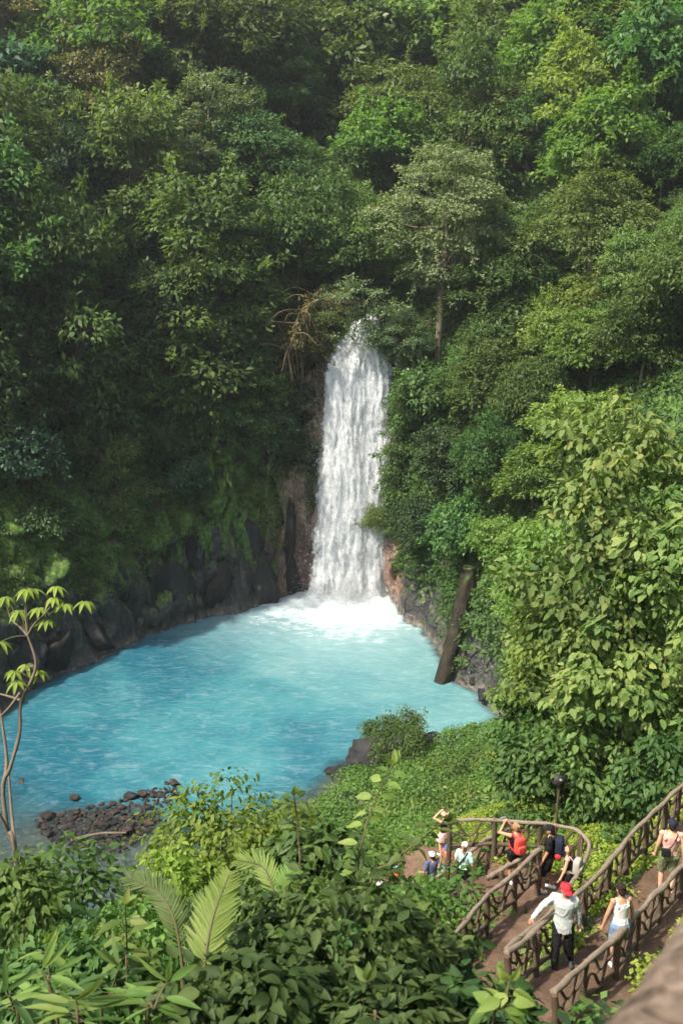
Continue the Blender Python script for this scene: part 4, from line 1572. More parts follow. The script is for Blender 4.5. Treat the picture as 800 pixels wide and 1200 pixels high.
# ------------------------------------------------------------------ people
def ellipsoid(mb, c, r, R_=None, nr=10, ns=16):
    th = np.linspace(0, np.pi, nr)[:, None]
    ph = np.linspace(0, 2 * np.pi, ns, endpoint=False)[None]
    v = p3(np.sin(th) * np.cos(ph), np.sin(th) * np.sin(ph), np.cos(th) + 0 * ph).reshape(-1, 3) * np.asarray(r, float)
    if R_ is not None:
        v = v @ np.asarray(R_).T
    mb.add(v + np.asarray(c, float), grid_faces(nr, ns, True))


def capsule(mb, a, b, ra, rb, sides=14):
    a, b = np.asarray(a, float), np.asarray(b, float)
    d = unit(b - a)
    k = np.sin(np.linspace(-np.pi / 2, 0, 5))
    c = np.maximum(np.cos(np.linspace(-np.pi / 2, 0, 5)), .02)
    pts = [a + d * ra * x for x in k] + [b - d * rb * x for x in k[::-1]]
    rr = [ra * x for x in c] + [rb * x for x in c[::-1]]
    tube(mb, np.array(pts), np.array(rr), sides)


def loft(mb, rings, sides=20):
    """rings: (centre, rx, ry) stacked bottom to top"""
    th = np.linspace(0, 2 * np.pi, sides, endpoint=False)
    V = [np.asarray(c) + np.stack([np.cos(th) * rx, np.sin(th) * ry, 0 * th], -1) for c, rx, ry in rings]
    n = len(rings)
    mb.add(np.concatenate(V), grid_faces(n, sides, True))
    for k in (0, n - 1):
        vv = np.vstack([V[k], np.asarray(rings[k][0])[None]])
        i = np.arange(sides)
        t = np.stack([i, (i + 1) % sides, np.full(sides, sides)], -1)
        mb.add(vv, t if k else t[:, ::-1])


def fuse(mb, name, mat, parent, voxel, smooth=3, fac=.5, folds=0.0):
    """voxel-merge overlapping closed shapes into ONE continuous surface"""
    tmp = link('fuse', mb.mesh('fuse'))
    md = tmp.modifiers.new('r', 'REMESH')
    md.mode = 'VOXEL'
    md.voxel_size = voxel
    md.use_smooth_shade = True
    if smooth:
        ms = tmp.modifiers.new('s', 'SMOOTH')
        ms.factor, ms.iterations = fac, smooth
    dg = bpy.context.evaluated_depsgraph_get()
    me = bpy.data.meshes.new_from_object(tmp.evaluated_get(dg))
    if folds:
        n_ = len(me.vertices)
        co, no = np.empty(n_ * 3), np.empty(n_ * 3)
        me.vertices.foreach_get('co', co)
        me.vertices.foreach_get('normal', no)
        co, no = co.reshape(-1, 3), no.reshape(-1, 3)
        w_ = 1 - np.abs(fbm(co * np.array([9, 9, 5.5]) + parent.location.x * 3, 3, 61)) * 1.6
        me.vertices.foreach_set('co', (co + no * (folds * w_ ** 3 - folds * .35)[:, None]).ravel())
    me.name = name
    old = tmp.data
    bpy.data.objects.remove(tmp)
    bpy.data.meshes.remove(old)
    me.materials.clear()
    me.materials.append(mat)
    return link(name, me, parent)


def ik(a, c, l1, l2, hint):
    a, c = np.asarray(a, float), np.asarray(c, float)
    d = c - a
    L_ = np.linalg.norm(d)
    if L_ > (l1 + l2) * .995:
        c = a + d / L_ * (l1 + l2) * .995
        d = c - a
        L_ = np.linalg.norm(d)
    x = (l1 * l1 - l2 * l2 + L_ * L_) / (2 * L_)
    h = math.sqrt(max(l1 * l1 - x * x, 0))
    u = d / L_
    hv = np.asarray(hint, float)
    hv = unit(hv - u * np.dot(hv, u))
    return a + u * x + hv * h, c


SKIN = {'fair': simple_mat('skin_fair', (.56, .33, .22), (.48, .26, .17), 20, .5, .35, .05),
        'tan': simple_mat('skin_tan', (.42, .225, .135), (.35, .18, .105), 20, .5, .35, .05),
        'olive': simple_mat('skin_olive', (.36, .20, .13), (.30, .16, .10), 20, .5, .35, .05)}


def cloth(name, c, d=None):
    return simple_mat('cloth_' + name, c, d or tuple(x * .72 for x in c), 30, .85, .15, .35, .006)


BLACKC, NAVY = cloth('black', (.012, .012, .013)), cloth('navy', (.016, .022, .040))
WHITEC, PALE = cloth('white', (.66, .65, .63)), cloth('pale_shirt', (.42, .45, .44), (.30, .33, .33))
PINK, KHAKI = cloth('pink', (.62, .34, .30)), cloth('khaki', (.17, .20, .10))
DENIM, CORAL = cloth('denim', (.17, .26, .40)), cloth('coral', (.62, .42, .40))
LAV, MINT = cloth('slate_blue', (.10, .11, .19)), cloth('mint', (.42, .60, .55))
REDC, ORANGE = cloth('red', (.58, .03, .045)), cloth('orange_red', (.68, .07, .03))
GREYC, SHOEW, SHOED = cloth('grey', (.36, .34, .30)), cloth('shoe_white', (.72, .71, .68)), cloth('shoe_dark', (.05, .055, .06))
HAIR_D, HAIR_B, HAIR_F = cloth('hair_dark', (.022, .015, .011)), cloth('hair_brown', (.085, .045, .025)), cloth('hair_fair', (.28, .18, .09))
DARKF, LIPS = cloth('eye_dark', (.02, .015, .012)), cloth('lips', (.33, .10, .085))


def person(label, loc, rz, h=1.72, fem=False, skin='tan', top=None, top_style='tee', bottom=None, bottom_style='shorts', shoes=SHOEW, hair=HAIR_D, hair_style='short',
           cap=None, cap_back=False, feet=((-.10, 0, .08), (.10, .0, .08)), hands=((-.27, .06, .82), (.27, .06, .82)), elbow=((-.4, -1, 0), (.4, -1, 0)),
           head=(0, 0), lean=(0, 0), voxel=.0068, foot_yaw=(8, -8), group='visitors on the path', grip=.5):
    root = empty('person', loc, rz)
    s = h / 1.72
    root.scale = (s, s, s)
    tag(root, label, 'person', group)
    sw = .160 if fem else .178       # shoulder joint half-width
    hw = .088
    wk = .92 if fem else 1.0
    lx, ly = lean                    # torso lean at shoulder height
    sh = lambda z: np.array([lx, ly, 0]) * max(0, (z - .93) / .5)
    at = lambda x, y, z: np.array([x, y, z]) + sh(z)
    J = {}
    for k, sg_ in ((0, -1), (1, 1)):
        J['hip', k] = np.array([sg_ * hw, 0, .90])
        J['knee', k], J['ank', k] = ik(J['hip', k], feet[k], .425, .415, (sg_ * .08, 1, 0))
        J['sho', k] = at(sg_ * sw, -.005, 1.405)
        J['elb', k], J['wri', k] = ik(J['sho', k], hands[k], .285, .25, elbow[k])
    nb, nt_ = at(0, -.01, 1.45), at(0, .012, 1.54)
    hc = at(0, .02, 1.605)
    yaw, pit = head
    HR = np.array(Matrix.Rotation(rad(yaw), 3, 'Z') @ Matrix.Rotation(rad(pit), 3, 'X'))
    hp = lambda x, y, z: hc + HR @ (np.array([x, y, z]))
    torso = [(at(0, -.005, .84), .115, .095), (at(0, -.005, .90), .160 if not fem else .168, .122), (at(0, 0, .98), .150, .108), (at(0, .005, 1.08), .132 * wk, .096),
             (at(0, .008, 1.20), .146 * wk, .106), (at(0, .008, 1.30), .162 * wk, .112), (at(0, 0, 1.38), .160 * wk, .098), (at(0, -.005, 1.43), .105, .07), (at(0, -.008, 1.46), .06, .055)]

    def arm(mb, k, g=0.0, upto='hand'):
        a, b, c = J['sho', k], J['elb', k], J['wri', k]
        capsule(mb, a, b, .052 * wk + g, .040 * wk + g)
        if upto == 'upper':
            return
        capsule(mb, b, c, .040 * wk + g, .027 + g)

    def leg(mb, k, g=0.0, lo=1.0):
        a, b, c = J['hip', k], J['knee', k], J['ank', k]
        if lo <= .5:
            m_ = a + (b - a) * lo * 2
            capsule(mb, a, m_, .088 + g, .088 - .032 * lo * 2 + g)
            return
        capsule(mb, a, b, .086 + g, .054 + g)
        capsule(mb, b, b + (c - b) * .35, .052 + g, .056 + g)
        capsule(mb, b + (c - b) * .3, c, .056 + g, .036 + g)

    mb = MB()
    loft(mb, torso)
    capsule(mb, nb, nt_, .054 * wk, .050 * wk)
    ellipsoid(mb, hp(0, 0, 0), (.074, .094, .112), HR)
    ellipsoid(mb, hp(0, .030, -.055), (.056, .060, .062), HR)
    ellipsoid(mb, hp(0, .094, -.018), (.013, .020, .024), HR)
    for sg_ in (-1, 1):
        ellipsoid(mb, hp(sg_ * .077, -.005, -.01), (.012, .022, .032), HR)
    for k, sg_ in ((0, -1), (1, 1)):
        ellipsoid(mb, J['sho', k], (.062 * wk, .06, .062))
        arm(mb, k)
        leg(mb, k)
        # foot
        fy = np.array(Matrix.Rotation(rad(foot_yaw[k]), 3, 'Z'))
        c = J['ank', k]
        capsule(mb, c + np.array([0, 0, -.01]), c + fy @ np.array([0, -.045, -.045]), .036, .032)
        capsule(mb, c + fy @ np.array([0, -.02, -.045]), c + fy @ np.array([0, .14, -.055]), .036, .028)
        # hand: palm, four unequal bent fingers and a thumb off the side of the palm
        w, e = J['wri', k], J['elb', k]
        f = unit(w - e)
        side = unit(np.cross(f, np.array([0, 0, 1.0]) if abs(f[2]) < .85 else np.array([0, 1.0, 0])))
        pn = unit(np.cross(side, f)) * (1 if sg_ > 0 else 1)
        inn = np.array([-sg_, .25, -.2])
        if np.dot(pn, inn) < 0:
            pn = -pn
        side = unit(np.cross(pn, f))
        if np.dot(side, np.array([0, 1, .4])) < 0:
            side = -side
        capsule(mb, w, w + f * .075, .026, .030)
        ellipsoid(mb, w + f * .055, (.034, .034, .034))
        for q, ln in ((-.030, .062), (-.010, .072), (.010, .077), (.030, .070)):
            b0 = w + f * .085 + side * q
            b1 = b0 + unit(f + pn * grip * .5) * ln * .55
            b2 = b1 + unit(f * (1 - grip * .6) + pn * grip * 1.4) * ln * .5
            capsule(mb, b0 - f * .02, b1, .0098, .0090, 8)
            capsule(mb, b1, b2, .0090, .0080, 8)
        t0 = w + f * .03 + side * .028
        t1 = t0 + unit(f * .7 + side * .8 + pn * .3) * .042
        capsule(mb, t0, t1, .0125, .0105, 8)
        capsule(mb, t1, t1 + unit(f * .9 + side * .2 + pn * .5) * .034, .0105, .0085, 8)
    fuse(mb, 'body', SKIN[skin], root, voxel, 3, .4)
    # face
    mb = MB()
    for sg_ in (-1, 1):
        ellipsoid(mb, hp(sg_ * .030, .083, .008), (.013, .009, .007), HR, 6, 8)
        ellipsoid(mb, hp(sg_ * .030, .089, .026), (.018, .006, .004), HR, 6, 8)
    mb.obj('eyes', DARKF, root, smooth=True)
    mb = MB()
    ellipsoid(mb, hp(0, .086, -.060), (.021, .008, .007), HR, 6, 8)
    mb.obj('mouth', LIPS, root, smooth=True)
    # top
    if top is not None:
        mb = MB()
        g = .013
        zmin = .90 if top_style != 'long' else .80
        rg_ = [(c, rx + g + (.012 if top_style == 'long' else 0), ry + g + (.012 if top_style == 'long' else 0)) for c, rx, ry in torso if zmin - .01 <= c[2] <= (1.39 if top_style in ('tank', 'crop') else 1.44)]
        if top_style == 'crop':
            rg_ = [q for q in rg_ if q[0][2] > 1.06]
        if top_style == 'long':
            rg_[0] = (rg_[0][0] - np.array([0, 0, .06]), .185, .145)
        loft(mb, rg_)
        for k, sg_ in ((0, -1), (1, 1)):
            if top_style in ('tank', 'crop'):
                w_ = .028 if fem else .040
                xx = sg_ * sw * (.62 if fem else .68)
                capsule(mb, at(xx, .085, 1.33), at(xx * .96, .0, 1.452), w_, w_ * .8)
                capsule(mb, at(xx * .96, .0, 1.452), at(xx, -.085, 1.33), w_ * .8, w_)
            else:
                ellipsoid(mb, J['sho', k], (.062 * wk + g, .06 + g, .062 + g))
                capsule(mb, at(sg_ * .06, -.005, 1.435), J['sho', k], .05, .052 + g)
                if top_style == 'tee':
                    a, b = J['sho', k], J['elb', k]
                    capsule(mb, a, a + (b - a) * .62, .056 + g, .060 + g)
                else:
                    arm(mb, k, .018)
        o = fuse(mb, 'top', top, root, .011, 2, .4, .012 if top_style == 'long' else .012)
    if bottom is not None:
        mb = MB()
        g = .020
        rg_ = [(c, rx + g, ry + g) for c, rx, ry in torso if c[2] < .99]
        if bottom_style == 'skirt':
            b = (J['knee', 0] + J['knee', 1]) / 2
            rg_ = [(np.array([b[0] * .9, b[1] * .8, .60]), .235, .205), (np.array([b[0] * .4, b[1] * .4, .74]), .215, .180)] + rg_[1:]
            loft(mb, rg_)
        else:
            loft(mb, rg_)
            for k in (0, 1):
                if bottom_style == 'trousers':
                    leg(mb, k, .020)
                else:
                    leg(mb, k, .026, {'shorts': .46, 'short_shorts': .22}[bottom_style])
                    if bottom_style == 'shorts':
                        a, b = J['hip', k], J['knee', k]
                        capsule(mb, a + (b - a) * .5, a + (b - a) * .9, .096, .088)
        fuse(mb, {'skirt': 'skirt', 'trousers': 'trousers'}.get(bottom_style, 'shorts'), bottom, root, .011, 2, .4, .014)
    for k in (0, 1):
        mb = MB()
        fy = np.array(Matrix.Rotation(rad(foot_yaw[k]), 3, 'Z'))
        c = J['ank', k]
        capsule(mb, c + np.array([0, 0, -.005]), c + fy @ np.array([0, -.045, -.040]), .046, .042)
        capsule(mb, c + fy @ np.array([0, -.05, -.042]), c + fy @ np.array([0, .155, -.048]), .043, .036)
        loft(mb, [(c + np.array([0, .05, -.082]) * np.array([0, 1, 1]), .045, .13), (c + np.array([0, .05, -.055]), .046, .13)]) if False else None
        fuse(mb, 'shoe', shoes, root, .010, 1)
    # hair
    mb = MB()
    if hair_style != 'none':
        ellipsoid(mb, hp(0, -.014, .022), (.084, .098, .108), HR)
        ellipsoid(mb, hp(0, -.045, -.03), (.074, .066, .085), HR)
        if hair_style in ('long',):
            capsule(mb, hp(0, -.075, -.02), hp(0, -.135, -.20), .068, .075)
            capsule(mb, hp(0, -.135, -.20), hp(0, -.15, -.36), .075, .045)
            for sg_ in (-1, 1):
                capsule(mb, hp(sg_ * .062, -.02, .0), hp(sg_ * .085, -.06, -.20), .032, .028)
        if hair_style == 'bun':
            ellipsoid(mb, hp(0, -.10, .075), (.048, .046, .044), HR)
        if hair_style == 'pony':
            capsule(mb, hp(0, -.10, .05), hp(0, -.16, -.12), .035, .022)
        # leave the face free: cut everything in front of the hairline
        vv = np.concatenate(mb.v)
        o = fuse(mb, 'hair', hair, root, .010, 2)
        Hinv = HR.T
        me = o.data
        co = np.empty(len(me.vertices) * 3)
        me.vertices.foreach_get('co', co)
        co = co.reshape(-1, 3)
        lc = (co - hc) @ HR
        face = (lc[:, 2] < .062) & (lc[:, 1] > .005)
        lc[:, 1] = np.where(face, np.minimum(lc[:, 1], .005 + .02 * np.clip(lc[:, 2] / .06, 0, 1)), lc[:, 1])
        me.vertices.foreach_set('co', (lc @ HR.T + hc).ravel())
    if cap is not None:
        mb = MB()
        nr, ns = 9, 22
        th = np.linspace(0, np.pi * .53, nr)[:, None]
        ph = np.linspace(0, 2 * np.pi, ns, endpoint=False)[None]
        v = p3(np.sin(th) * np.cos(ph) * .093, np.sin(th) * np.sin(ph) * .108 - .006, np.cos(th) * .092 + .036 + 0 * ph).reshape(-1, 3)
        mb.add(v @ HR.T + hc, grid_faces(nr, ns, True))
        ellipsoid(mb, hp(0, -.006, .129), (.012, .012, .007), HR, 5, 8)
        dr = -1 if cap_back else 1
        a = np.linspace(-1.05, 1.05, 13)
        ri = np.stack([np.sin(a) * .090, dr * np.cos(a) * .104 - .006, .036 + 0 * a], -1)
        ro = np.stack([np.sin(a) * .086, dr * (np.cos(a) * .10 + .088 * np.cos(a * .9)) - .006, .018 - .02 * np.sin(a) ** 2], -1)
        for z_ in (0, .007):
            pass
        V = np.concatenate([ri, ro, ri + [0, 0, .008], ro + [0, 0, .007]])
        n_ = len(a)
        F_ = []
        for i in range(n_ - 1):
            F_ += [[i, i + 1, n_ + i + 1, n_ + i], [2 * n_ + i + 1, 2 * n_ + i, 3 * n_ + i, 3 * n_ + i + 1], [n_ + i, n_ + i + 1, 3 * n_ + i + 1, 3 * n_ + i]]
        mb.add(V @ HR.T + hc, F_)
        mb.obj('cap', cap, root, smooth=True)
    root['_s'] = s
    J['hc'], J['HR'], J['at'], J['root'], J['s'], J['rz'], J['loc'] = hc, HR, at, root, s, rz, np.asarray(loc, float)
    return J


def to_world(J, p):
    c, s_ = math.cos(J['rz']), math.sin(J['rz'])
    p = np.asarray(p, float) * J['s']
    return J['loc'] + np.array([p[0] * c - p[1] * s_, p[0] * s_ + p[1] * c, p[2]])


def superbox(mb, c, r, e=.35, R_=None, nr=14, ns=24):
    th = np.linspace(-np.pi / 2, np.pi / 2, nr)[:, None]
    ph = np.linspace(0, 2 * np.pi, ns, endpoint=False)[None]
    f = lambda x: np.sign(x) * np.abs(x) ** e
    v = p3(f(np.cos(th)) * f(np.cos(ph)), f(np.cos(th)) * f(np.sin(ph)), f(np.sin(th)) + 0 * ph).reshape(-1, 3) * np.asarray(r)
    if R_ is not None:
        v = v @ np.asarray(R_).T
    mb.add(v + np.asarray(c), grid_faces(nr, ns, True)[:, ::-1])


def backpack(J, label, mat, strapm, size=(.15, .085, .235), pouch=None, z=1.22):
    """worn on the back of the person J"""
    base = to_world(J, J['at'](0, -.21, z - size[2]))
    root = empty('backpack', tuple(base), J['rz'])
    root.scale = (J['s'],) * 3
    tag(root, label, 'backpack')
    o0 = J['at'](0, -.21, z - size[2])
    loc_ = lambda p: np.asarray(p) - o0
    mb = MB()
    superbox(mb, loc_(J['at'](0, -.21, z)), size, .5)
    mb.obj('bag_body', mat, root, smooth=True)
    mb = MB()
    superbox(mb, loc_(J['at'](0, -.21 - size[1] - .012, z - size[2] * .35)), (size[0] * .8, .035, size[2] * .5), .5)
    mb.obj('front_pocket', mat, root, smooth=True)
    for sg_ in (-1, 1):
        mb = MB()
        tube(mb, [loc_(J['at'](sg_ * .10, -.14, z + size[2] * .75)), loc_(J['at'](sg_ * .115, -.03, 1.478)), loc_(J['at'](sg_ * .118, .095, 1.36)), loc_(J['at'](sg_ * .125, .105, 1.20)),
                  loc_(J['at'](sg_ * .155, .0, 1.08)), loc_(J['at'](sg_ * .12, -.14, z - size[2] * .7))], .021, 8, flat=.45)
        mb.obj('strap', strapm, root, smooth=True)
    if pouch is not None:
        mb = MB()
        ellipsoid(mb, loc_(J['at'](-size[0] * .9, -.20, z - size[2] * .72)), (.055, .075, .07))
        mb.obj('side_pouch', pouch, root, smooth=True)
    return root


def on_way(x, y):
    d, z = way_dist(np.array([x]), np.array([y]))
    h = bpy.data.objects['path']
    ok, co, *_ = h.ray_cast(Vector((x, y, 60)), Vector((0, 0, -1)))
    return (x, y, (co.z if ok else float(z[0])) + .002)


def stand(px, py, z0):
    p = at_z(px, py, z0)
    q = on_way(p[0], p[1])
    p = at_z(px, py, q[2])
    return on_way(p[0], p[1])


# -- the three on the platform
J = person('woman in a dark top and black shorts raising a phone, red backpack on her back', on_way(4.22, 19.95), rad(22), 1.66, True, 'tan', BLACKC, 'tank', BLACKC, 'short_shorts',
           SHOEW, HAIR_F, 'bun', hands=((-.17, .30, 1.56), (-.05, .32, 1.55)), elbow=((-1, .1, -.6), (.9, .2, -.8)), head=(12, 8), feet=((-.10, -.02, .08), (.11, .05, .08)))
backpack(J, 'bright red backpack on the woman taking a picture', cloth('pack_red', (.62, .075, .055)), REDC, z=1.20)
mb = MB()
superbox(mb, (0, 0, 0), (.076, .006, .038), .25)
ph_o = tag(mb.obj('phone', cloth('phone_silver', (.45, .48, .52)), smooth=False), 'pale phone held up in front of the woman with the red backpack', 'phone')
ph_o.location = tuple(to_world(J, (-.135, .40, 1.645)))
ph_o.rotation_euler = (0, 0, rad(22))

J = person('man in black cap, T-shirt and shorts with white trainers, in profile', on_way(4.98, 19.62), rad(72), 1.80, False, 'tan', BLACKC, 'tee', BLACKC, 'shorts',
           cloth('shoe_bright', (.82, .81, .79)), HAIR_D, 'short', cap=BLACKC, hands=((-.24, .14, .86), (.25, .10, .84)), feet=((-.11, .07, .08), (.12, -.10, .08)), head=(-4, -4))
backpack(J, 'dark navy backpack with a red side pouch on the man in black', NAVY, BLACKC, (.155, .10, .25), REDC, 1.22)

J = person('young woman in black crop top with long brown hair, looking up', on_way(5.30, 19.02), rad(58), 1.62, True, 'fair', BLACKC, 'crop', BLACKC, 'short_shorts',
           SHOEW, HAIR_B, 'long', hands=((-.25, .12, .84), (.22, .14, .92)), feet=((-.09, -.10, .08), (.10, .12, .08)), head=(10, 16))
backpack(J, 'pale grey backpack on the young woman with long brown hair', GREYC, GREYC, (.15, .095, .22), None, 1.20)

# -- on the upper path
J = person('man in a pink sleeveless shirt, olive shorts and dark cap walking away', stand(779, 1048, 17.7), rad(-12), 1.80, False, 'fair', PINK, 'tank', KHAKI, 'shorts',
           SHOED, HAIR_D, 'short', cap=NAVY, hands=((-.27, .08, .86), (.29, -.02, .84)), feet=((-.11, .05, .08), (.11, -.06, .08)), head=(0, -6))
root = empty('shoulder_bag', tuple(to_world(J, (-.10, -.14, .98))), J['rz'])
tag(root, 'small black shoulder bag slung across the man in pink', 'bag')
mb = MB()
superbox(mb, (0, -.045, .10), (.095, .038, .095), .4)
mb.obj('bag_body', BLACKC, root, smooth=True)
mb = MB()
o0 = np.array([-.10, -.14, .98])
tube(mb, [(.06, -.03, .17), np.array([.05, -.150, 1.30]) - o0, np.array([.118, -.07, 1.455]) - o0, np.array([.10, .02, 1.485]) - o0, np.array([.04, .125, 1.35]) - o0, np.array([-.10, .145, 1.12]) - o0, np.array([-.175, .04, 1.06]) - o0, (-.08, -.03, .17)], .014, 8, flat=.5)
mb.obj('strap', BLACKC, root, smooth=True)

J = person('woman in a white tank top and blue denim shorts with dark hair tied up', stand(722, 1131, 18.3), rad(14), 1.72, True, 'tan', WHITEC, 'tank', DENIM, 'shorts',
           SHOEW, HAIR_D, 'bun', hands=((-.34, .06, .86), (.31, .12, .90)), elbow=((-1, -.6, 0), (1, -.6, 0)), feet=((-.10, -.08, .08), (.10, .12, .08)), head=(4, -14), lean=(0, .05))

J = person('man in a red cap, pale long-sleeved shirt and black trousers, hand on the railing', stand(656, 1131, 18.5), rad(160), 1.80, False, 'olive', PALE, 'long', BLACKC, 'trousers',
           SHOED, HAIR_D, 'short', cap=REDC, hands=((-.26, -.12, .86), (.50, .20, 1.04)), elbow=((-.7, -1, 0), (.5, -1, -.2)), feet=((-.15, -.16, .08), (.09, .16, .08)), head=(38, -6),
           foot_yaw=(14, -10), grip=.9)

# -- on the lower steps, half hidden by leaves
J = person('woman in a short pink skirt and dark top, hands raised to her hat', stand(519, 1003, 11.7), rad(40), 1.62, True, 'fair', BLACKC, 'tank', CORAL, 'skirt', SHOEW, HAIR_B, 'pony',
           cap=cloth('straw', (.55, .42, .28)), hands=((-.12, .16, 1.66), (.14, .16, 1.66)), elbow=((-1, .3, -.4), (1, .3, -.4)), voxel=.010, head=(0, 4))
J = person('man in a slate blue shirt and white cap seen from behind below the railing', stand(505, 1058, 11.5), rad(20), 1.82, False, 'tan', LAV, 'tee', BLACKC, 'shorts', SHOED, HAIR_D, 'short',
           cap=WHITEC, hands=((-.26, .16, 1.0), (.26, .16, 1.0)), voxel=.010)
J = person('person in a mint top and white cap with a dark strap, between two railings', stand(541, 1076, 13.6), rad(-30), 1.64, True, 'fair', MINT, 'tee', BLACKC, 'shorts', SHOEW, HAIR_F, 'pony',
           cap=WHITEC, hands=((-.25, .12, .92), (.25, .12, .92)), voxel=.010)
mb = MB()
at_ = J['at']
tube(mb, [at_(-.13, .11, 1.02), at_(-.02, .14, 1.22), at_(.10, .07, 1.44), at_(.11, -.04, 1.475), at_(.02, -.145, 1.30), at_(-.15, -.10, 1.02)], .020, 8, flat=.5)
superbox(mb, at_(-.19, 0, .95), (.05, .09, .09), .4)
sl = tag(mb.obj('sling_bag', BLACKC, smooth=True), 'black sling bag across the person in the mint top', 'bag')
sl.location, sl.rotation_euler, sl.scale = tuple(J['loc']), (0, 0, J['rz']), (J['s'],) * 3
J = person('person in a blue cap half hidden behind the slanting railing', stand(522, 1064, 12.2), rad(140), 1.58, True, 'tan', cloth('rust_top', (.30, .12, .08)), 'tee', DENIM, 'shorts', SHOEW, HAIR_D, 'pony',
           cap=cloth('blue', (.06, .12, .32)), voxel=.010)
J = person('person in an orange-red shirt among leaves at the left end of the steps', stand(463, 1068, 11.0), rad(100), 1.70, False, 'tan', ORANGE, 'tee', NAVY, 'shorts', SHOEW, HAIR_D, 'short',
           cap=cloth('pale_blue', (.25, .38, .46)), hands=((-.26, .2, 1.1), (.26, .2, 1.1)), voxel=.010)
J = person('person in a white cap and grey shirt, furthest left of the visitors, nearly hidden', stand(443, 1074, 10.6), rad(150), 1.64, False, 'fair', cloth('light_grey', (.5, .5, .5)), 'tee', NAVY, 'shorts', SHOEW,
           HAIR_D, 'short', cap=WHITEC, voxel=.010)
# ------------------------------------------------------------------ near bushes, ferns and saplings
def bush(name, label, px, py, rx, ry, mat, ll, lw, n, tpl='mid', dep=None, ncl=26, cr=.36, seed=0, droop=.45, up=.75, stem=STEM, group=None, cat='bush', sunk=.86, cup=.15,
         flat=.8, stems=9, zmin=-.75, depth_r=None):
    rng = np.random.default_rng(900 + seed)
    if dep is None:
        h = hit(px, py + ry * .35)
        dep = proj(h)[2] * sunk
    c = cam_pt(px, py, dep)
    R_, Rz = rx / FPX * dep, ry / FPX * dep
    Ry = R_ * .85 if depth_r is None else depth_r
    g = ground(c[0], c[1])
    base = np.array([c[0], c[1], min(g, c[2] - Rz * .6)])
    root = empty(name, tuple(base))
    tag(root, label, cat, group)
    mb, sb = MB(), MB()
    C0 = c - base
    cens = []
    for _ in range(ncl * 30):
        if len(cens) >= ncl:
            break
        d = sph(rng, 1, zmin)[0]
        rr = rng.uniform(.45, .92)
        w = 1 + .25 * vnoise(d[None] * 1.6 + seed, seed)[0]
        q = C0 + d * rr * w * np.array([R_, Ry, Rz])
        if all(np.linalg.norm((q - e) / np.array([R_, Ry, Rz])) > cr * .6 for e in cens):
            cens.append(q)
    per = max(6, n // max(1, len(cens)))
    for q in cens:
        r = cr * (R_ * rng.uniform(.75, 1.25))
        tone = rng.uniform(0, .4)
        clump_leaves(mb, rng, q, r, r * flat, per, ll, lw, tpl, droop, up, .55, tone, tone + .6, cup, away=unit(q - C0) * .8)
    low = C0[2] - Rz * .75
    if low > .5 and ncl > 16:      # leafy skirt down to the ground
        for _ in range(18):
            q = np.array([rng.normal(0, R_ * .55), rng.normal(0, Ry * .45), rng.uniform(.15, low + .3)])
            r = cr * R_ * rng.uniform(.7, 1.2)
            clump_leaves(mb, rng, q, r, r * flat, per, ll, lw, tpl, droop, up, .55, 0, .6, cup)
    mb.obj('foliage', mat, root)
    for k in rng.permutation(len(cens))[:stems]:
        q = cens[k]
        b0 = np.array([rng.normal(0, R_ * .12), rng.normal(0, R_ * .12), -.15])
        mid = (b0 + q) / 2 + np.array([0, 0, .12 * np.linalg.norm(q - b0)])
        t_ = max(.008, min(.06, .02 * R_))
        tube(sb, spline([b0, mid, q + np.array([0, 0, .05])], 9), np.linspace(t_, t_ * .35, 9), 6)
    sb.obj('stems', stem, root, smooth=True)
    return root


# big-leaved bush at the right, in front of the sunlit slope
for k, (px, py, rx, ry, dep, lab, mt, n) in enumerate([
        (735, 560, 105, 105, 31, 'big-leaved bush at the right edge with large pale heart-shaped leaves, topmost of its mass', 'large', 1500),
        (800, 660, 75, 110, 29, 'big-leaved bush cut by the right edge of the frame, halfway up', 'large', 1100),
        (690, 690, 100, 95, 32, 'big-leaved bush hanging over the right bank, middle of its mass', 'large', 1700),
        (645, 765, 70, 85, 33.5, 'leafy bush bulging toward the pool just right of the leaning log', 'fresh', 1500),
        (735, 800, 95, 90, 31, 'big-leaved bush above the dark hollow on the right bank', 'large', 1500),
        (615, 842, 46, 46, 34.5, 'lowest leafy bush at the right end of the pool', 'fresh', 800),
        (690, 893, 72, 60, 31.0, 'dark leafy bush under the big-leaved mass, above the signboard', 'mid', 1300),
        (780, 905, 70, 72, 28.5, 'dark leafy bush under the big-leaved mass at the right edge', 'mid', 1300),
        (622, 888, 52, 50, 32.5, 'dark leafy bush filling the foot of the big-leaved mass, nearest the pool', 'mid', 900),
        (635, 660, 55, 70, 38, 'light green bush between the leaning log and the big-leaved mass', 'fresh', 1100)]):
    bush('large_leaf_bush', lab, px, py, rx, ry, LEAF[mt], .32 if mt == 'large' else .24, .21 if mt == 'large' else .15, int(n * 2.0), 'mid', dep, 46, .25, seed=k, group='big-leaved bushes on the right bank', droop=.7, stem=BARK_D, stems=1, zmin=-1)

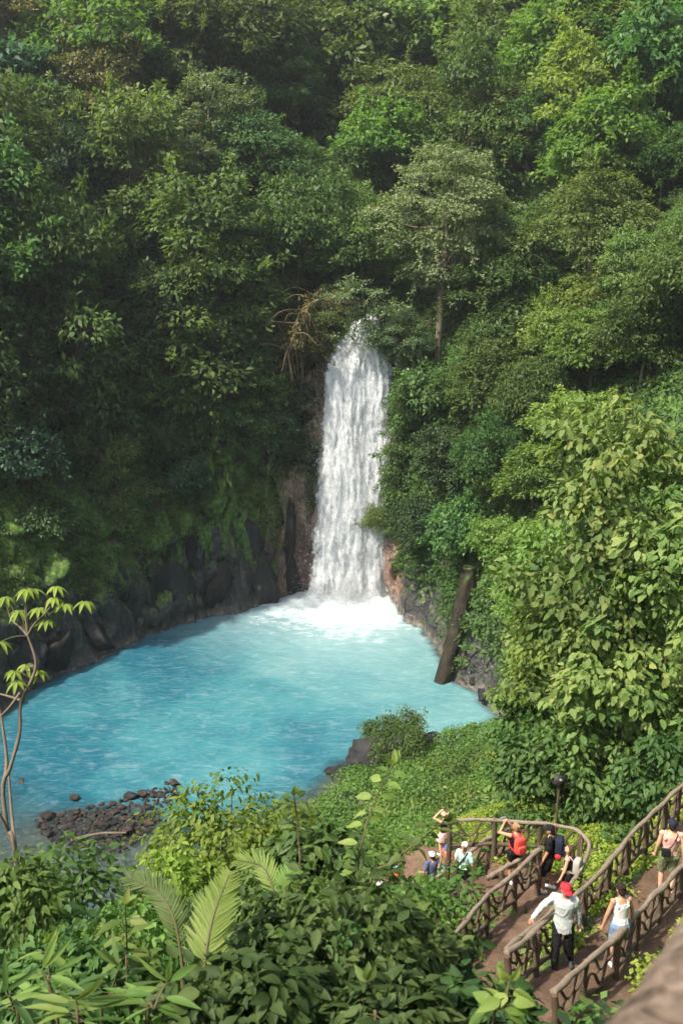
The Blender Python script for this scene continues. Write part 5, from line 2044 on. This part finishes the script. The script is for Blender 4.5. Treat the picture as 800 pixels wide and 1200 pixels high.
# shrubs on the lower right slope and hanging over the cliff right of the fall
SL = [
    ('fresh', 0, 690, 415, 95, 'bright shrub on the right slope below the flat-topped tree'), ('dome', 0, 745, 400, 100, 'round shrub at right, above the big-leaved bush'),
    ('fresh', 1, 640, 400, 90, 'yellow-green shrub halfway up the right slope, right of the fall'), ('lush', 1, 590, 385, 90, 'glossy dark shrub right of the grey tiered tree'),
    ('dome', 1, 620, 470, 90, 'rounded shrub in the middle of the right slope'), ('column', 0, 560, 455, 80, 'vine-hung shrub on the cliff right of the fall'),
    ('fresh', 0, 680, 490, 90, 'bright shrub against the top of the big-leaved bush'), ('lush', 0, 500, 470, 80, 'dark glossy shrub clinging beside the top of the fall'),
    ('column', 1, 475, 545, 60, 'trailing shrub hanging beside the middle of the fall'), ('dark', 0, 525, 540, 80, 'dark shrub on the cliff right of the falling water'),
    ('dome', 0, 575, 545, 85, 'mid-green shrub on the right cliff above the leaning log'), ('fresh', 1, 625, 560, 85, 'sunlit shrub left of the big-leaved bush'),
    ('dark', 1, 490, 610, 70, 'dark shrub leaning over the right side of the fall'), ('lush', 1, 545, 620, 78, 'glossy shrub hanging just above the leaning log'),
    ('fresh', 0, 595, 640, 78, 'fresh green shrub right of the top of the leaning log'), ('dome', 1, 450, 605, 42, 'small dark shrub jutting across the edge of the falling water'),
    ('fresh', 1, 612, 700, 66, 'bright shrub spilling down behind the leaning log'), ('olive', 0, 560, 425, 84, 'olive shrub under the grey tiered tree'),
    ('layer', 1, 470, 400, 70, 'small-leaved shrub at the right shoulder of the waterfall'), ('olive', 1, 760, 320, 110, 'olive shrub by the right edge at mid height'),
    ('lush', 0, 600, 320, 95, 'dark shrub between the tiered tree and the flat-topped tree'),
    # left cliff
    ('bluish', 0, 115, 470, 92, 'blue-green shrub hanging in the dark left cliff'), ('fresh', 1, 178, 452, 82, 'lighter green shrub hanging beside the blue-green one on the left cliff'),
    ('lush', 1, 95, 520, 62, 'trailing shrub below the blue-green one on the left cliff'), ('dome', 1, 190, 515, 60, 'small shrub trailing below the lighter one on the left cliff'),
    ('dark', 1, 30, 455, 95, 'dark shrub at the left edge of the cliff'), ('dark', 0, 250, 440, 85, 'dark shrub on the cliff top left of the fall'),
    ('column', 1, 300, 450, 66, 'vine-hung shrub on the cliff edge near the fall'), ('bluish', 1, 40, 540, 85, 'drooping dark shrub low on the left edge of the cliff'),
    ('lush', 0, 250, 500, 66, 'glossy shrub in the shaded cliff left of the fall'), ('column', 0, 140, 575, 66, 'trailing creeper low on the left cliff'),
    ('dark', 1, 310, 505, 60, 'small dark shrub hanging close left of the fall'), ('bluish', 0, 220, 560, 56, 'small drooping shrub above the tall boulders'),
    ('lush', 1, 60, 610, 66, 'lowest shrub above the black rocks at the left edge'),
    ('olive', 0, 385, 372, 80, 'olive shrub with pale twigs overhanging the left side of the lip'), ('bronze', 1, 352, 395, 84, 'bare tan twigs and vines hanging left of the lip of the fall'),
]
for a in SL:
    sp_, va, px, py, w, lab = a
    o = place_tree(sp_, va, px, py, w, lab, 'shrubs on the cliffs')
    o['category'] = 'shrub'

# dark trunk arching over the lip of the fall
a = at_y(458, 408, 88.5)
tr_ = empty('arching_tree', tuple(a))
tag(tr_, 'dark leaning trunk with drooping twigs arching over the lip of the waterfall', 'tree')
mb = MB()
P = [np.zeros(3)] + [at_y(x, y, yy) - a for x, y, yy in ((450, 380, 87.6), (441, 366, 87.0), (424, 358, 86.4), (400, 356, 85.8))]
S = spline(P, 20)
tube(mb, np.vstack([S[0] + np.array([.6, .6, -1.6]), S]), np.linspace(.42, .12, 21), 10, .15)
for k in range(12):
    s0 = S[5 + k]
    e = s0 + np.array([random.uniform(-1.6, 1.0), random.uniform(-.9, .5), random.uniform(-2.2, .6)])
    tube(mb, spline([s0, (s0 + e) / 2 + np.array([0, 0, .35]), e], 7), np.linspace(.06, .015, 7), 5)
mb.obj('trunk', BARK_D, tr_, smooth=True)
mb = MB()
rg = np.random.default_rng(77)
for k in range(16):   # sprays across the lip
    c = at_y(rg.uniform(388, 440), rg.uniform(372, 408), 85.6) - a + rg.normal(0, .3, 3)
    clump_leaves(mb, rg, c, .5, .6, 34, .26, .12, 'far', .8)
for k in range(60):
    s0 = S[rg.integers(5, 20)]
    c = s0 + np.array([rg.normal(0, 1.5), rg.normal(0, .8), rg.normal(.5, .9)])
    clump_leaves(mb, rg, c, .6, .35, 46, .30, .14, 'far', .3)
for k in range(22):
    s0 = S[rg.integers(7, 20)] + np.array([rg.normal(0, .6), rg.normal(0, .4), 0])
    ln = rg.uniform(.8, 3.0)
    z = np.sort(rg.uniform(0, ln, int(ln * 9)))
    p = s0 + np.stack([rg.normal(0, .10, len(z)), rg.normal(0, .1, len(z)), -z], -1)
    leaves(mb, p, rg.normal(0, 1, (len(z), 3)), rg.normal(0, .4, (len(z), 3)) - np.array([0, 0, 1]), .26, .12, rg.random(len(z)))
mb.obj('crown', LEAF['grey'], tr_)

# bare tan branch with hanging twigs at the left of the lip
rg = np.random.default_rng(55)
a = at_y(392, 352, 86.5)
bb = empty('bare_branch', tuple(a))
tag(bb, 'bare tan branch trailing dead twigs and vines, left of the lip of the fall', 'branch')
mb = MB()
S = spline([np.array([1.6, 1.5, .8]), np.zeros(3)] + [at_y(x, y, yy) - a for x, y, yy in ((372, 352, 85.5), (352, 366, 85.0), (345, 395, 84.8), (334, 414, 84.6))], 40)
tube(mb, S, np.linspace(.13, .04, 40), 7, .2)
for k in range(46):
    s0 = S[rg.integers(4, 39)]
    d = np.array([rg.normal(0, .8), rg.normal(-.2, .5), rg.normal(-.6, .8)])
    ln = rg.uniform(.6, 2.6)
    tube(mb, spline([s0, s0 + d * ln * .5 + [0, 0, .1], s0 + d * ln * .8 + rg.normal(0, .2, 3) - [0, 0, ln * .35]], 8), np.linspace(.045, .015, 8), 5, .2)
mb.obj('twigs', TWIG, bb, smooth=True)
mb = MB()
for k in range(34):
    s0 = S[rg.integers(2, 38)] + rg.normal(0, .5, 3)
    clump_leaves(mb, rg, s0, .45, .5, 26, .24, .10, 'far', .6)
mb.obj('leaves', LEAF['bronze'], bb)

# ---- foreground bushes
FG = [
    # name, label, x, y, rx, ry, mat, leaf length, width, leaves, template, depth, seed
    ('leafy_bush', 'sunlit yellow-green bush in front of the pool, left of centre', 266, 988, 104, 54, 'lime', .15, .085, 4200, 'mid', 19, 20),
    ('leafy_bush', 'yellow-green bush low in front of the rock bar, below the sunlit one', 205, 1045, 52, 46, 'lime', .15, .085, 1100, 'mid', 17, 21),
    ('leafy_bush', 'dark bush in the lower left shadow below the sapling', 70, 1075, 105, 68, 'mid', .18, .10, 2400, 'mid', 16, 22),
    ('leafy_bush', 'small bright bush at the foot of the slender sapling', 20, 1056, 56, 52, 'fresh', .14, .065, 1400, 'mid', 11.3, 23),
    ('leafy_bush', 'dark bush filling the bottom left corner', 60, 1165, 90, 55, 'mid', .13, .065, 2600, 'mid', 9.5, 24),
    ('leafy_bush', 'pale small-leaved bush behind the bright palm frond', 175, 1110, 72, 55, 'fresh', .12, .07, 1500, 'mid', 12, 25),
    ('broad_leaf_bush', 'dark broad-leaved bush at the bottom centre of the frame', 385, 1125, 112, 78, 'shade', .12, .06, 2300, 'near', 7.4, 26),
    ('broad_leaf_bush', 'dark broad-leaved bush between the bottom centre and the lower path', 478, 1130, 66, 62, 'mid', .115, .058, 1300, 'near', 8.4, 27),
    ('broad_leaf_bush', 'dark leafy bush with upright shoots right of the sunlit bush', 378, 1012, 56, 52, 'mid', .16, .082, 1000, 'near', 11.5, 28),
    ('broad_leaf_bush', 'leafy bush screening the lower steps, left of the railings', 428, 1078, 52, 44, 'mid', .15, .08, 800, 'near', 10, 29),
    ('broad_leaf_bush', 'dark leafy bush in the bottom right, below the middle path', 560, 1196, 70, 34, 'shade', .13, .07, 520, 'near', 6.6, 30),
    ('broad_leaf_bush', 'lowest dark bush along the bottom edge left of centre', 280, 1182, 95, 50, 'shade', .14, .075, 1000, 'near', 6.4, 31),
    ('leafy_bush', 'bush of mid-green leaves right of the sunlit bush and above the dark one', 322, 1065, 62, 42, 'mid', .13, .07, 1500, 'mid', 13, 32),
    ('broad_leaf_bush', 'small bush at the lower end of the paired railings', 528, 1122, 26, 28, 'shade', .12, .065, 260, 'near', 8.8, 33),
    ('leafy_bush', 'green bush left of the pink-skirted woman, above the visitors', 430, 1000, 44, 28, 'fresh', .15, .09, 1000, 'mid', 24, 34),
    ('leafy_bush', 'dark-stemmed bush at the bottom edge right of centre', 460, 1192, 66, 36, 'shade', .13, .065, 620, 'near', 6.2, 35),
    ('leafy_bush', 'leafy bush in the lower left between the palms and the dark bush', 130, 1125, 60, 40, 'fresh', .12, .06, 1100, 'mid', 10.5, 36),
]
for nm, lab, px, py, rx, ry, mt, ll, lw, n, tpl, dep, sd_ in FG:
    bush(nm, lab, px, py, rx, ry, LEAF[mt], ll, lw, n, tpl, dep, 34 if tpl == 'mid' else 26, .34, seed=sd_, droop=.55, cup=.22, group='bushes on the near slope')

for k, (px, py, dep, mt, wh) in enumerate([(365, 1062, 9, 'fresh', 'upper left of'), (420, 1105, 7.6, 'large', 'in the middle of'), (320, 1120, 7.2, 'fresh', 'at the left of'), (460, 1075, 8.4, 'mid', 'at the upper right of')]):
    bush('leafy_bush', f'lighter airy bush {wh} the dark mound at bottom centre', px, py, 34, 28, LEAF[mt], .12, .06, 150, 'near', dep, 12, .4, seed=80 + k, group='bushes on the near slope', droop=.6, cup=.25)
# a few shoots of large leaves standing up in front of the lower steps
def shoot(label, pix, dep, mat, ll, lw, seed, pair=9):
    rng = np.random.default_rng(seed)
    W = np.array([cam_pt(x, y, dep + rng.normal(0, .1)) for x, y in pix])
    g = ground(W[0][0], W[0][1])
    base = np.array([W[0][0], W[0][1], min(g, W[0][2])])
    root = empty('leafy_shoot', tuple(base))
    tag(root, label, 'plant', 'leafy shoots on the near slope')
    S = spline(np.vstack([base - [0, 0, .1], W]), 30) - base
    sb, mb = MB(), MB()
    tube(sb, S, np.linspace(.014, .005, 30), 6)
    for k in range(pair):
        t = int(8 + 21 * (k + .5) / pair)
        for sd_ in (-1, 1):
            a = unit(np.array([sd_ * rng.uniform(.5, 1), rng.normal(0, .5), rng.uniform(-.35, .25)]))
            q = S[t] + a * .05
            tube(sb, [S[t], q], [.004, .003], 5)
            leaves(mb, q[None], (np.array([0, -.15, 1]) + rng.normal(0, .3, 3))[None], a[None], ll * rng.uniform(.7, 1.15), lw * rng.uniform(.8, 1.1), [rng.random()], 'near', .28)
    for k in range(3):
        a = unit(np.array([rng.normal(0, .6), rng.normal(0, .4), .7]))
        leaves(mb, S[-1][None], (np.array([a[0], -.8, .5]))[None], a[None], ll * .8, lw * .75, [.95], 'near', .15)
    mb.obj('foliage', mat, root)
    sb.obj('stem', STEM, root, smooth=True)


shoot('leafy shoot rising in front of the pool right of the sunlit bush', [(352, 1040), (350, 990), (347, 950), (344, 932)], 11, LEAF['mid'], .16, .08, 1)
shoot('leafy shoot with big leaves crossing in front of the pink-skirted woman', [(430, 1060), (462, 1010), (498, 980), (520, 962)], 9, LEAF['mid'], .17, .09, 2, 8)
shoot('tall leafy shoot reaching up before the near shore at centre', [(418, 1050), (425, 985), (440, 935), (462, 895)], 10, LEAF['fresh'], .20, .10, 3, 8)
shoot('shoot of broad leaves at the bottom centre of the frame', [(440, 1215), (437, 1190), (434, 1170), (430, 1150)], 6.2, LEAF['mid'], .17, .09, 4, 6)
shoot('bright shoot with drooping leaves at the bottom right by the path', [(575, 1215), (590, 1180), (596, 1150)], 5.6, LEAF['fresh'], .15, .08, 5, 6)
shoot('pale-tipped shoot at the bottom left in front of the palm', [(150, 1160), (149, 1110), (147, 1062)], 9, LEAF['fresh'], .22, .09, 6, 5)
shoot('shoot with pointed leaves at lower left beside the dark bush', [(60, 1190), (58, 1140), (55, 1105)], 8, LEAF['fresh'], .26, .075, 7, 5)

# palms: long fronds of paired leaflets
def frond(mb, sb, S, ll, lw, n, rng, w0=.35, tone=.6, spread=.75, face=(0, 0, 1)):
    S = np.asarray(S)
    tan = unit(np.gradient(S, axis=0))
    tube(sb, S, np.linspace(.016, .004, len(S)), 6)
    k = np.linspace(len(S) * .16, len(S) - 1.01, n)
    for sd_ in (-1, 1):
        i = k.astype(int)
        f = (k - i)[:, None]
        p = S[i] * (1 - f) + S[np.minimum(i + 1, len(S) - 1)] * f
        t = tan[i]
        u = np.linspace(0, 1, n)
        fw = np.asarray(face, float)
        side = unit(np.cross(t, fw)) * sd_
        nrm = np.cross(side, t) * sd_
        ax = side * spread + t * (.6 + .6 * u[:, None]) + rng.normal(0, .05, (n, 3))
        ln = ll * (w0 + (1 - w0) * np.sin(np.pi * np.clip(.12 + .86 * u, 0, 1)) ** .7)
        leaves(mb, p, nrm + rng.normal(0, .08, (n, 3)), ax, ln, lw * (.6 + .4 * np.sin(np.pi * u)), np.clip(rng.normal(tone, .15, n), 0, 1), 'near', .18)


def palm(label, fronds, mat, name='palm', ll=.42, lw=.05, n=20, seed=0):
    rng = np.random.default_rng(seed)
    p0 = cam_pt(*fronds[0][0])
    g = ground(p0[0], p0[1])
    base = np.array([p0[0], p0[1], min(g, p0[2] - .2)])
    root = empty(name, tuple(base))
    tag(root, label, 'palm')
    for pts in fronds:
        W = np.array([cam_pt(*q) for q in pts]) - base
        mb, sb = MB(), MB()
        frond(mb, sb, spline(W, 36), ll, lw, n, rng, face=(0, -.75, .65))
        o = mb.obj('frond', mat, root)
        sb.obj('rachis', STEM, o, smooth=True)
    mb = MB()
    tube(mb, [np.array([0, 0, -.2]), (p0 - base) * .5, p0 - base], [.05, .04, .03], 8)
    mb.obj('stalk', STEM, root, smooth=True)


palm('bright sunlit palm with one tall upright frond at lower left', [[(236, 1195, 6.6), (240, 1130, 6.7), (250, 1075, 6.9), (268, 1026, 7.2)]], LEAF['fresh'], ll=.27, lw=.042, n=26, seed=1)
palm('pale green palm with feathery fronds behind the bright one', [[(215, 1140, 8.6), (205, 1080, 8.7), (185, 1045, 8.9), (150, 1028, 9.0)], [(215, 1140, 8.6), (228, 1090, 8.8), (236, 1062, 9.0), (252, 1050, 9.2)]], LEAF['mid'], ll=.24, lw=.032, n=30, seed=2)
palm('small palm with arching fronds right of the sunlit bush', [[(330, 1075, 9.6), (318, 1035, 9.7), (306, 1015, 9.8), (280, 1008, 9.8)], [(330, 1075, 9.6), (335, 1040, 9.6), (342, 1022, 9.7)]], LEAF['fresh'], ll=.21, lw=.034, n=20, seed=3)
for k, (pts, dep, n_) in enumerate([([(70, 1215), (62, 1170), (50, 1135)], 6.4, 7), ([(120, 1215), (128, 1170), (140, 1132)], 6.8, 7), ([(175, 1220), (182, 1180), (196, 1150)], 6.2, 6),
                                    ([(25, 1220), (18, 1185), (8, 1160)], 6.0, 6), ([(95, 1230), (92, 1200), (90, 1172)], 5.6, 6)]):
    shoot('long-bladed plant at the bottom left, ' + ['second from the corner', 'with its tip beside the bright palm', 'below the bright palm', 'right in the corner', 'lowest and nearest of its clump'][k],
          pts, dep, LEAF['mid' if k % 2 else 'fresh'], .33, .055, 40 + k, n_)

# slender sapling with hand-shaped leaves at the far left
DS = 12.5
sp0 = cam_pt(21, 1016, DS)
g = ground(sp0[0], sp0[1])
base = np.array([sp0[0], sp0[1], min(g, sp0[2] - .1)])
sap = empty('slender_sapling', tuple(base))
tag(sap, 'slender bare-stemmed sapling with hand-shaped leaves at the far left', 'tree')
T_ = lambda x, y, d=0: cam_pt(x, y, DS + d) - base
mb = MB()
main = spline([np.array([0, 0, -.4]), T_(20, 1011), T_(9, 971), T_(4, 922), T_(12, 900), T_(23, 860), T_(25, 823), T_(39, 793), T_(42, 774), T_(33, 745)], 60)
tube(mb, main, np.linspace(.034, .016, 60) * (1 + .08 * np.sin(np.arange(60) * 1.3)), 9, .12)
for pts, r0 in (([T_(33, 745), T_(24, 735, .1), T_(14, 726, .2), T_(8, 709, .2)], .02), ([T_(33, 745), T_(41, 731, -.1), T_(54, 718, -.2), T_(66, 702, -.2)], .018),
                ([T_(28, 822), T_(14, 817, .1), T_(-8, 811, .2)], .022), ([T_(24, 812), T_(12, 828, -.1), T_(0, 840, -.2)], .02),
                ([T_(4, 922), T_(8, 892, .2), T_(3, 848, .25), T_(-3, 815, .3)], .03), ([T_(14, 985), T_(4, 962, -.1), T_(-6, 945, -.2)], .03),
                ([T_(20, 1005), T_(14, 955, .3), T_(10, 900, .5), T_(8, 880, .5)], .026), ([T_(40, 780), T_(32, 783), T_(24, 790)], .010), ([T_(33, 745), T_(30, 720), T_(31, 700)], .014)):
    tube(mb, spline(pts, 14), np.linspace(r0, r0 * .45, 14), 7, .1)
mb.obj('trunk', BARK, sap, smooth=True)
mb, sb = MB(), MB()
rg = np.random.default_rng(21)
for (x, y, d, n, tn) in ((31, 690, 0, 9, .75), (6, 699, .2, 8, .7), (22, 715, .1, 8, .6), (66, 687, -.2, 8, .85), (63, 700, -.2, 8, .95), (46, 712, -.1, 9, .6), (76, 707, -.2, 9, .8), (55, 726, -.1, 9, .55),
                         (99, 705, -.25, 7, .7), (17, 786, 0, 9, .6), (31, 779, .1, 7, .7), (20, 798, -.1, 8, .6), (46, 786, .1, 7, .5), (1, 752, .1, 7, .8), (-12, 705, .2, 8, .7), (40, 690, .1, 7, .8)):
    c = T_(x, y, d)
    for k in range(n):
        a = 2 * np.pi * (k + rg.uniform(-.2, .2)) / n
        ax = np.array([math.cos(a), math.sin(a), rg.uniform(-.45, -.15)])
        leaves(mb, c[None] + ax * .015, np.array([[math.cos(a) * .35, math.sin(a) * .35, 1]]), ax[None], rg.uniform(.14, .20), .056, [np.clip(rg.normal(tn, .12), 0, 1)], 'near', .42)
    near_ = main[np.argmin(np.linalg.norm(main - c, axis=1))]
    if np.linalg.norm(near_ - c) < .75:
        sb = MB()
        tube(sb, spline([near_, (near_ + c) / 2 + np.array([0, 0, .03]), c], 6), .006, 5)
        sb.obj('leaf_stalk', STEM, sap, smooth=True)
lf = mb.obj('foliage', LEAF['lime'], sap)

# fern tufts on the sunny bank by the upper path
def fern(label, px, py, r, seed):
    rng = np.random.default_rng(seed)
    g = hit(px, py)
    root = empty('fern', tuple(g))
    tag(root, label, 'fern', 'ferns on the sunny bank')
    mb, sb = MB(), MB()
    for k in range(9):
        a = 2 * np.pi * k / 9 + rng.normal(0, .15)
        S = spline([np.zeros(3), np.array([math.cos(a) * r * .4, math.sin(a) * r * .4, r * .55]), np.array([math.cos(a) * r * .8, math.sin(a) * r * .8, r * .55]), np.array([math.cos(a) * r * 1.1, math.sin(a) * r * 1.1, r * .3])], 18)
        frond(mb, sb, S, r * .34, .05, 14, rng, .3, .7)
    mb.obj('fronds', LEAF['lime'], root)


fern('bright fern on the bank left of the upper railing, below the dark hollow', 738, 938, .8, 1)
fern('bright fern nearer the platform, lower left of the other fern', 706, 952, .65, 2)

# ------------------------------------------------------------------ ground cover of the near bank
near_f = (FX > -80) & (FX < 880) & (FY < 1290) & (FC[:, 1] < 56) & (FC[:, 1] > 4.2) & (_dep > 1) & (RHOF > .3)
offway = np.clip((WD - .02) / .12, 0, 1)
sunny = np.clip((FC[:, 0] - 3.6 + 1.6 * vnoise(FC * .3, 91)) / 1.2, 0, 1) * np.clip((46 - FC[:, 1] + 3 * vnoise(FC * .2, 92)) / 6, 0, 1)
mid_ = np.clip((FC[:, 0] + 3) / 2, 0, 1) * (1 - sunny)
rg = np.random.default_rng(6)
shore_ = np.clip((RHOF - .6) / 1.2, 0, 1)
carpet('ground_cover', rg, np.where(near_f, 34.0, 0) * offway * sunny * np.clip((FC[:, 1] - 7) / 2, 0.25, 1), LEAF['lime'], .115, .075, 12, .15, .05, label='bright yellow-green ground cover on the sunny bank around the upper path', up=.9, lump=.22)
carpet('ground_cover', rg, np.where(near_f & (FC[:, 1] > 9), 9.0, 0) * offway * mid_ * shore_, LEAF['fresh'], .19, .12, 16, .30, .10, label='leafy green ground cover between the lower steps and the pool', up=.9, lump=.42)
carpet('ground_cover', rg, np.where(near_f & (FC[:, 1] > 9), 5.0, 0) * offway * (1 - mid_) * (1 - sunny) * shore_, LEAF['mid'], .24, .13, 14, .36, .2, label='dark green ground cover of the shaded slope at lower left', lump=.3)
carpet('ground_cover', rg, np.where((FC[:, 1] < 11) & (FC[:, 1] > 2.5) & (FX > -200) & (FX < 1000) & (_dep > .5), 9.0, 0) * offway * (1 - sunny), LEAF['deep'], .20, .11, 10, .25, .08, label='dark low plants on the slope below the overlook')
# taller weeds and small shrubs breaking up the bank
for k, (px, py, rx, ry, mt, ll, lab) in enumerate([
        (600, 893, 40, 20, 'fresh', .22, 'low bush on the near shore below the big-leaved bushes'), (545, 895, 46, 22, 'mid', .20, 'low dark bush on the near shore beside the mossy outcrop'),
        (500, 925, 44, 22, 'fresh', .20, 'rounded green bush on the bank just behind the pink-skirted woman'), (560, 935, 40, 18, 'fresh', .19, 'green bush beyond the left end of the platform railing'),
        (705, 893, 50, 20, 'mid', .22, 'dark bush in the hollow behind the signboard'), (755, 893, 60, 26, 'deep', .24, 'dark bush in the hollow at the right edge above the upper path'),
        (608, 935, 26, 10, 'lime', .14, 'small bright bush left of the signboard'), (705, 932, 34, 11, 'lime', .14, 'bright bush right of the signboard'),
        (470, 950, 40, 20, 'fresh', .18, 'green bush beside the black boulder on the bank'), (610, 908, 46, 28, 'mid', .20, 'dark-green bush at the foot of the big-leaved mass, left of the signboard'), (672, 893, 44, 28, 'deep', .20, 'dark bush in the hollow right behind the signboard'),
        (728, 905, 50, 32, 'deep', .20, 'dark bush in the middle of the hollow under the big-leaved mass'), (785, 905, 44, 38, 'deep', .20, 'dark bush in the hollow at the right edge of the frame'),
        (622, 882, 30, 16, 'large', .24, 'bush with round pale leaves on the bank behind the signboard')]):
    bush('bank_bush', lab, px, py, rx, ry, LEAF[mt], ll, ll * .58, 520, 'mid', None, 20, .36, seed=60 + k, group='bushes on the near bank', sunk=.985)

rngb = random.Random(12)
KIND = [('fresh', 'bright-green'), ('mid', 'mid-green'), ('large', 'pale-leaved'), ('olive', 'olive-green'), ('lime', 'yellow-green')]
PLACES = [(575, 905, 'just below the lowest big-leaved bush'), (530, 912, 'behind the platform, toward the outcrop'), (585, 945, 'beyond the far rail of the platform'), (548, 952, 'beyond the left end of the far rail'),
          (505, 900, 'right of the mossy outcrop'), (470, 925, 'below the mossy outcrop'), (520, 938, 'above the pink-skirted woman'), (660, 938, 'below the signboard'), (625, 915, 'left of the signboard'),
          (690, 950, 'inside the bend of the platform railing'), (745, 950, 'above the upper path railing'), (720, 975, 'between platform and upper path'), (780, 925, 'beside the upper path at the right edge'),
          (565, 882, 'at the right end of the near shore'), (455, 945, 'near the black boulder'), (490, 952, 'left of the pink-skirted woman')]
for k, (px, py, wh) in enumerate(PLACES):
    mt, word = KIND[k % 5]
    r_ = rngb.uniform(15, 30)
    bush('weed_clump', f'{word} weed clump {wh}', px, py, r_, r_ * .6, LEAF[mt], rngb.uniform(.14, .26), rngb.uniform(.09, .14), 190, 'mid', None, 12, .4, seed=120 + k, group='weeds on the near bank', sunk=.99, stems=4)
